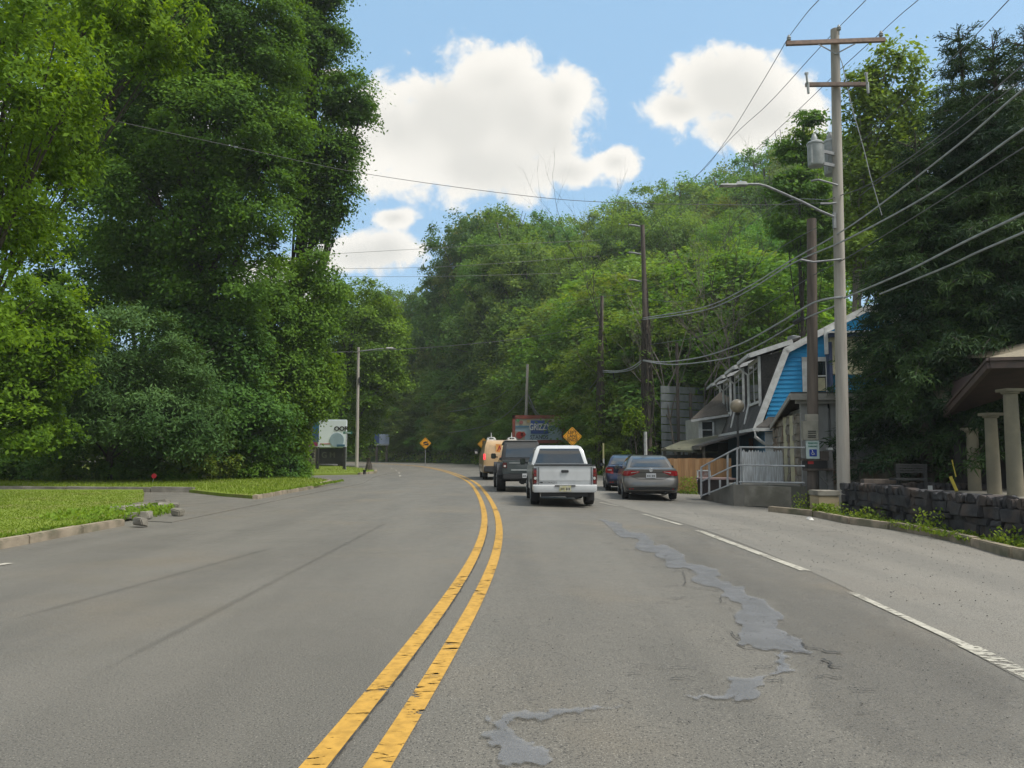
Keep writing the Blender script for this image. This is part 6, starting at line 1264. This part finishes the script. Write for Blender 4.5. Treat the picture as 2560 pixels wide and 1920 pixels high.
mb = MB(); mb.box((15.4, 21.6, 1.2), (6.6, .15, 3.0)); mb.box((P(2408, 1130, 20.6).x, 20.6, .9), (.32, .3, 2.2)); mb.build('back_wall', mat('dark_house', (.035, .03, .032), None, 2, .8), porch)
mb = MB(); mb.box((14.5, 19, .1), (8, 5.5, .7)); mb.build('floor', M['concrete'], porch)
for k, (u0, v0, u1, v1, dd_, nm, lb, mm) in enumerate([(2240, 1160, 2318, 1182, 19.4, 'garden_bench', 'dark slatted garden seat under the spruces behind the wall', 'blackplastic')]):
    e = empty(nm, P((u0 + u1) / 2, 1225, dd_), 0, lb, 'bench')
    for j in range(4): mb = MB(); quadbox(mb, u0, v0 + j * 6, u1, v0 + j * 6 + 4, dd_, .03); mb.build('slat', M[mm], e)
    for u in (u0 + 4, u1 - 6): mb = MB(); quadbox(mb, u, v0, u + 5, 1230, dd_ + .04, .05); mb.build('leg', M[mm], e)
    mb = MB(); quadbox(mb, u0, 1196, u1, 1201, dd_ - .3, .35); mb.build('seat', M[mm], e)
mb = MB(); quadbox(mb, 2160, 1198, 2240, 1210, 19.6, .2); tag(mb.build('timber_beam', M['wood_brown'], bevel=.01), 'brown timber lying on the garden wall left of the dark seat', 'timber')
mb = MB(); quadbox(mb, 2319, 1214, 2331, 1229, 19.8, .02); tag(mb.build('small_notice', M['white']), 'small white card behind the stone wall near the yellow strap', 'sign')
mb = MB(); mb.tube([P(2376, 1192, 19.5), P(2392, 1228, 19.3)], .04, 6); mb.tube([P(2380, 1150, 19.8), P(2390, 1192, 19.6)], .015, 5); tag(mb.build('yellow_strap', mat('strap_yellow', (.65, .50, .05), None, 4, .6)), 'yellow strap hanging by the porch behind the wall', 'strap')
# ------------------------------------------------------------------ signs
def diamond(u, v, r, D, label, zb=0, name='warning_sign'):
    c = P(u, v, D); e = empty(name, (c.x, D, zb), 0, label, 'road sign', 'yellow diamond warning signs'); s = r / F * D
    pts = []
    for k in range(4):
        a = R(90 * k + 90); p = Vector((math.cos(a) * s, 0, math.sin(a) * s)); q_ = Vector((-math.sin(a), 0, math.cos(a))) * s * .07
        pts += [c + p * .93 - q_, c + p * .985, c + p * .93 + q_] if False else [c + p * .94 - q_, c + p * .94 + q_]
    mb = MB(); mb.prism(pts, (0, .012, 0)); pl = mb.build('plate', M['yellow_sign'], e)
    ring = [c + Vector((math.cos(R(90 * k + 90)) * s * .86, -.004, math.sin(R(90 * k + 90)) * s * .86)) for k in range(4)]; mb = MB()
    for i in range(4): mb.bar(ring[i], ring[(i + 1) % 4], .006, .018)
    mb.build('border', M['black'], pl); mb = MB(); mb.box((c.x, D + .06, (c.z + s + zb) / 2 - .1), (.07, .06, c.z + s - zb)); mb.build('post', M['metal'], e); return e, pl, c, s
e, pl, c, s = diamond(1431, 1091, 24, 50, 'yellow diamond sign reading LEFT LANE ENDS above the white pickup')
for t, dz in (('LEFT', .40), ('LANE', .02), ('ENDS', -.36)): text_mesh('lettering', t, s * .46, M['black'], pl, c + Vector((0, -.012, dz * s)), bold=.002, sx=.95)
e, pl, c, s = diamond(1063.5, 1108, 14.5, 82, 'yellow diamond sign with a truck on a slope beyond the left bend')
mb = MB(); mb.prism([c + Vector((-.55 * s, -.01, -.35 * s)), c + Vector((.55 * s, -.01, -.35 * s)), c + Vector((.55 * s, -.01, .05 * s))], (0, .006, 0)); mb.bar(c + Vector((-.35 * s, -.012, .0 * s)), c + Vector((.2 * s, -.012, .22 * s)), .01, .28 * s); mb.bar(c + Vector((.2 * s, -.012, .14 * s)), c + Vector((.42 * s, -.012, .24 * s)), .01, .18 * s); mb.build('truck_symbol', M['black'], pl)
e, pl, c, s = diamond(1209, 1110, 15.5, 76, 'yellow diamond sign with a traffic light symbol left of the tan van')
mb = MB(); mb.box(c + Vector((0, -.012, 0)), (.38 * s, .008, 1.1 * s)); ms = mb.build('signal_symbol', M['black'], pl)
for dz, cc in ((.34, (.6, .03, .02)), (0, (.8, .6, .05)), (-.34, (.04, .35, .08))): mb = MB(); mb.lathe(c + Vector((0, -.018, dz * s)), [(.14 * s, 0), (.14 * s, .004)], 12, axis='y'); mb.build('signal_dot', mat('dot', cc, None, 3, .5), ms)
# red framed billboard behind the queue
def zp(u, v, D): return P(u, v, D)
BD = 66; e = empty('billboard', P(1345, 1130, BD), 0, 'billboard with a red frame and a blue square panel behind the queue of cars', 'billboard')
mb = MB(); quadbox(mb, 1285, 1046, 1408, 1104, BD, .2); bb = mb.build('panel', mat('billboard_paper', (.42, .55, .62), (.34, .47, .56), .5, .6), e)
mb = MB()
for a_ in ((1281, 1038, 1412, 1047), (1281, 1100, 1412, 1108), (1281, 1038, 1288, 1108), (1405, 1038, 1412, 1108)): quadbox(mb, *a_, BD - .12, .3)
mb.build('frame', mat('red_brown_frame', (.30, .07, .04), (.22, .06, .04), 2, .7), bb)
def patchq(u0, v0, u1, v1, c_, nm='print', o=.06, par=bb): mb = MB(); quadbox(mb, u0, v0, u1, v1, BD - o, .04); return mb.build(nm, mat('print_' + nm, c_, tuple(q * .8 for q in c_), 2, .6), par)
patchq(1289, 1048, 1405, 1064, (.50, .46, .34), 'print_band'); patchq(1289, 1064, 1405, 1068, (.10, .24, .36), 'blue_stripe', .07); patchq(1288, 1078, 1312, 1100, (.42, .40, .34), 'print_corner', .065)
for (u, v, r_, c_) in ((1299, 1088, 9, (.45, .03, .02)), (1308, 1086, 6, (.5, .05, .03)), (1295, 1051, 4, (.10, .30, .12)), (1303, 1056, 5, (.34, .12, .10)), (1321, 1053, 4, (.5, .36, .12)), (1331, 1058, 3, (.12, .32, .12)), (1374, 1055, 4, (.25, .08, .12)), (1384, 1052, 4, (.6, .6, .5)), (1398, 1056, 4, (.14, .34, .12))):
    mb = MB(); mb.lathe(P(u, v, BD - .1), [(r_ / F * BD, -.01), (r_ / F * BD, .01)], 14, axis='y'); mb.build('print_spot', mat('spot', c_, None, 2, .6), bb)
bs = patchq(1327, 1051, 1371, 1084, (.04, .10, .36), 'blue_panel', .12)
text_mesh('lettering', 'GRIZZY', .76, M['white'], bs, P(1349, 1068, BD - .2), bold=.02, sx=.66); text_mesh('lettering', 'STANDS', .46, M['navy'], bb, P(1348, 1093, BD - .12), bold=.005, sx=.9)
for u in (1300, 1345, 1395): mb = MB(); a = P(u, 1108, BD); mb.box((a.x, BD + .2, a.z / 2), (.25, .25, a.z + .6)); mb.build('post', M['wood_brown'], e)
# white billboard on the left and what stands beneath it
BL = 60; e = empty('billboard', P(820, 1175, BL), 0, 'white billboard with a blue left side beyond the side road', 'billboard')
mb = MB(); quadbox(mb, 793, 1049, 867, 1119, BL, .25); bb = mb.build('panel', mat('white_panel', (.80, .88, .92), (.74, .82, .86), .6, .5), e, bevel=.05)
mb = MB(); quadbox(mb, 776, 1049, 798, 1105, BL - .03, .25); mb.build('blue_side', mat('teal_side', (.03, .14, .22), (.04, .09, .18), .8, .5), bb); mb = MB(); quadbox(mb, 770, 1105, 794, 1115, BL - .04, .25); mb.build('magenta_strip', mat('magenta', (.30, .03, .12), None, 1, .5), bb)
mb = MB(); a = P(842, 1100, BL - .02); mb.lathe(a, [(.55, -.02), (.55, .02)], 18, axis='y'); mb.build('pale_roundel', mat('pale_blue', (.34, .46, .54), None, 1, .5), bb); mb = MB(); quadbox(mb, 842, 1111, 862, 1116, BL - .05, .03); mb.build('blue_swoosh', bpy.data.materials['teal_side'], bb)
text_mesh('lettering', 'OOR', .44, M['black'], bb, P(853, 1072, BL - .03), bold=.02, sx=1.1); mb = MB()
for k in range(9): quadbox(mb, 800 + k * 2.9, 1108.5, 802 + k * 2.9, 1110.5, BL - .03, .03)
mb.build('small_print', M['red'], bb)
for u in (794, 862): mb = MB(); a = P(u, 1119, BL - .2); mb.box((a.x, BL - .2, a.z / 2 - .1), (.22, .22, a.z + .3)); mb.build('post', M['black'], e)
mb = MB(); quadbox(mb, 797, 1121, 860, 1160, BL + .2, .2); lp_ = mb.build('letter_board', mat('dark_board', (.02, .022, .024), None, 2, .6), e)
text_mesh('lettering', 'G M   C', .6, mat('pale_letters', (.10, .11, .08), None, 2, .7), lp_, P(836, 1138, BL + .17), bold=.01)
e = empty('stone_cabinet', P(766, 1165, BL + 1), 0, 'beige cabinet with pale writing half hidden left of the billboard post', 'cabinet'); mb = MB(); quadbox(mb, 742, 1117, 790, 1162, BL + 1, 1); mb.build('body', mat('beige_cabinet', (.30, .26, .19), (.24, .21, .16), 1, .8), e, bevel=.03); mb = MB(); quadbox(mb, 741, 1110, 792, 1118, BL + .9, 1.2); mb.build('top', M['grey_paint'], e)
mb = MB()
for k in range(5): quadbox(mb, 780, 1124 + k * 7, 787, 1128 + k * 7, BL + .97, .03)
mb.build('pale_marks', mat('mark', (.5, .5, .42), None, 2, .7), e)
g = G(776, 1190); e = empty('sign_post', g, 0, 'dark square post with a small box at the corner of the side road', 'post'); a = P(779, 1050, g.y); mb = MB(); mb.box((g.x, g.y, a.z / 2), (.11, .11, a.z)); mb.build('shaft', M['wood_brown'], e); mb = MB(); mb.box(P(780, 1138, g.y - .1), (.22, .12, .28)); mb.build('box', M['black'], e)
e = empty('street_name_sign', P(866, 1170, 57), 0, 'small green street name sign right of the white billboard', 'sign'); mb = MB(); quadbox(mb, 858, 1079, 880, 1085, 57, .02); pl = mb.build('plate', mat('sign_teal', (.03, .20, .16), None, 2, .5), e); mb = MB()
for k in range(6): quadbox(mb, 862 + k * 2.6, 1081, 863.6 + k * 2.6, 1083.2, 56.98, .015)
mb.build('letter_strokes', M['white'], pl); a = P(866, 1085, 57); mb = MB(); mb.tube([(a.x, 57, 0), (a.x, 57, a.z + .1)], .03, 6); mb.build('post', M['metal'], e)
e = empty('billboard', P(955, 1130, 113), 0, 'small blue and white billboard far away at the bend', 'billboard'); mb = MB(); quadbox(mb, 948, 1085, 973, 1113, 113, .2); mb.build('panel', mat('grey_blue_panel', (.36, .42, .55), (.28, .34, .48), .6, .6), e); mb = MB(); quadbox(mb, 936, 1085, 948.5, 1113, 113, .2); mb.build('blue_side', mat('deep_blue', (.03, .08, .24), None, 1, .6), e)
mb = MB(); quadbox(mb, 936, 1110, 973, 1113.5, 112.9, .1); mb.build('bottom_strip', M['grey_paint'], e)
for u in (942, 967): mb = MB(); a = P(u, 1113, 113.3); mb.box((a.x, 113.3, a.z / 2), (.3, .3, a.z + .5)); mb.build('post', M['wood_brown'], e)
# marker stakes
g = P(1509, 1165, 47); e = empty('marker_stake', (g.x, 47, -.2), 0, 'thin pale yellow stake sticking up behind the blue sedan', 'stake'); mb = MB(); a = P(1509, 1108, 47); mb.box((g.x, 47, a.z / 2 - .1), (.09, .05, a.z + .2)); mb.build('shaft', mat('stake_yellow', (.62, .58, .28), None, 3, .6), e); mb = MB(); mb.box((g.x, 46.96, a.z * .45), (.09, .02, .3)); mb.build('sleeve', M['white'], e)
g = P(384, 1205, 33.5); e = empty('reflector_stake', (g.x, 33.5, .1), 0, 'round red reflector on a short white stake before the bushes', 'reflector'); a = P(385, 1190, 33.5); mb = MB(); mb.lathe(a, [(.10, -.01), (.11, 0), (.09, .012)], 16, axis='y'); mb.build('disc', mat('reflector_red', (.75, .02, .05), None, 3, .3), e); mb = MB(); mb.tube([(a.x - .08, 33.55, .1), (a.x, 33.52, a.z)], .012, 5); mb.build('stake', M['white'], e)
e = empty('drain_marker', G(911, 1190), 0, 'tiny dark marker post on the tip of the far lawn', 'post'); g = G(911, 1190); mb = MB(); mb.tube([(g.x, g.y, .1), (g.x, g.y, .32)], .09, 8); mb.build('post', M['black'], e); mb = MB(); mb.lathe((g.x, g.y, .32), [(.12, 0), (.12, .05)], 8); mb.build('cap', M['black'], e)
g = P(922, 1150, 58); e = empty('stump', (g.x, 58, .05), 0, 'brown tree stump at the inside of the road bend', 'stump'); mb = MB(); mb.tube([(g.x, 58, .0), (g.x + .02, 58, .5), (g.x - .05, 58, 1.0)], [.3, .22, .18], 9); mb.build('trunk', M['bark'], e)
# small bright shrubs
for (u, v, D, r_, lb) in ((1570, 1140, 45, 15, 'small bright shrub poking up behind the blue sedan'), (1588, 1038, 43, 26, 'yellow-green shrub hanging beside the vine-wrapped pole'), (1575, 1068, 43, 14, 'trailing tuft under the yellow-green shrub')):
    b_ = pb(u, v, D, r_); z0 = tz(b_[0], D); tree('shrub', (b_[0], D, z0), [b_, pb(u + r_ * .5, v + r_ * .6, D, r_ * .6), pb(u - r_ * .4, v + r_ * .4, D, r_ * .6)], 420, .2, 'leaf_bright', .03, lb, 'shrub', None, (.8, .85, .9), clump=.3, shell=.4)
# ------------------------------------------------------------------ thin summer haze round everything
mb = MB(); mb.box((0, 500, 74), (2000, 1700, 152)); hz_m = bpy.data.materials.new('haze_air'); hz_m.use_nodes = True; t = hz_m.node_tree; t.nodes.remove(t.nodes['Principled BSDF'])
pv = N(t, 'ShaderNodeVolumePrincipled'); pv.inputs['Color'].default_value = (.86, .93, .95, 1); pv.inputs['Density'].default_value = .0004; pv.inputs['Anisotropy'].default_value = .2
L(t, pv.outputs[0], t.nodes['Material Output'].inputs['Volume']); tag(mb.build('haze', hz_m), 'thin pale summer haze', 'haze', kind='stuff')
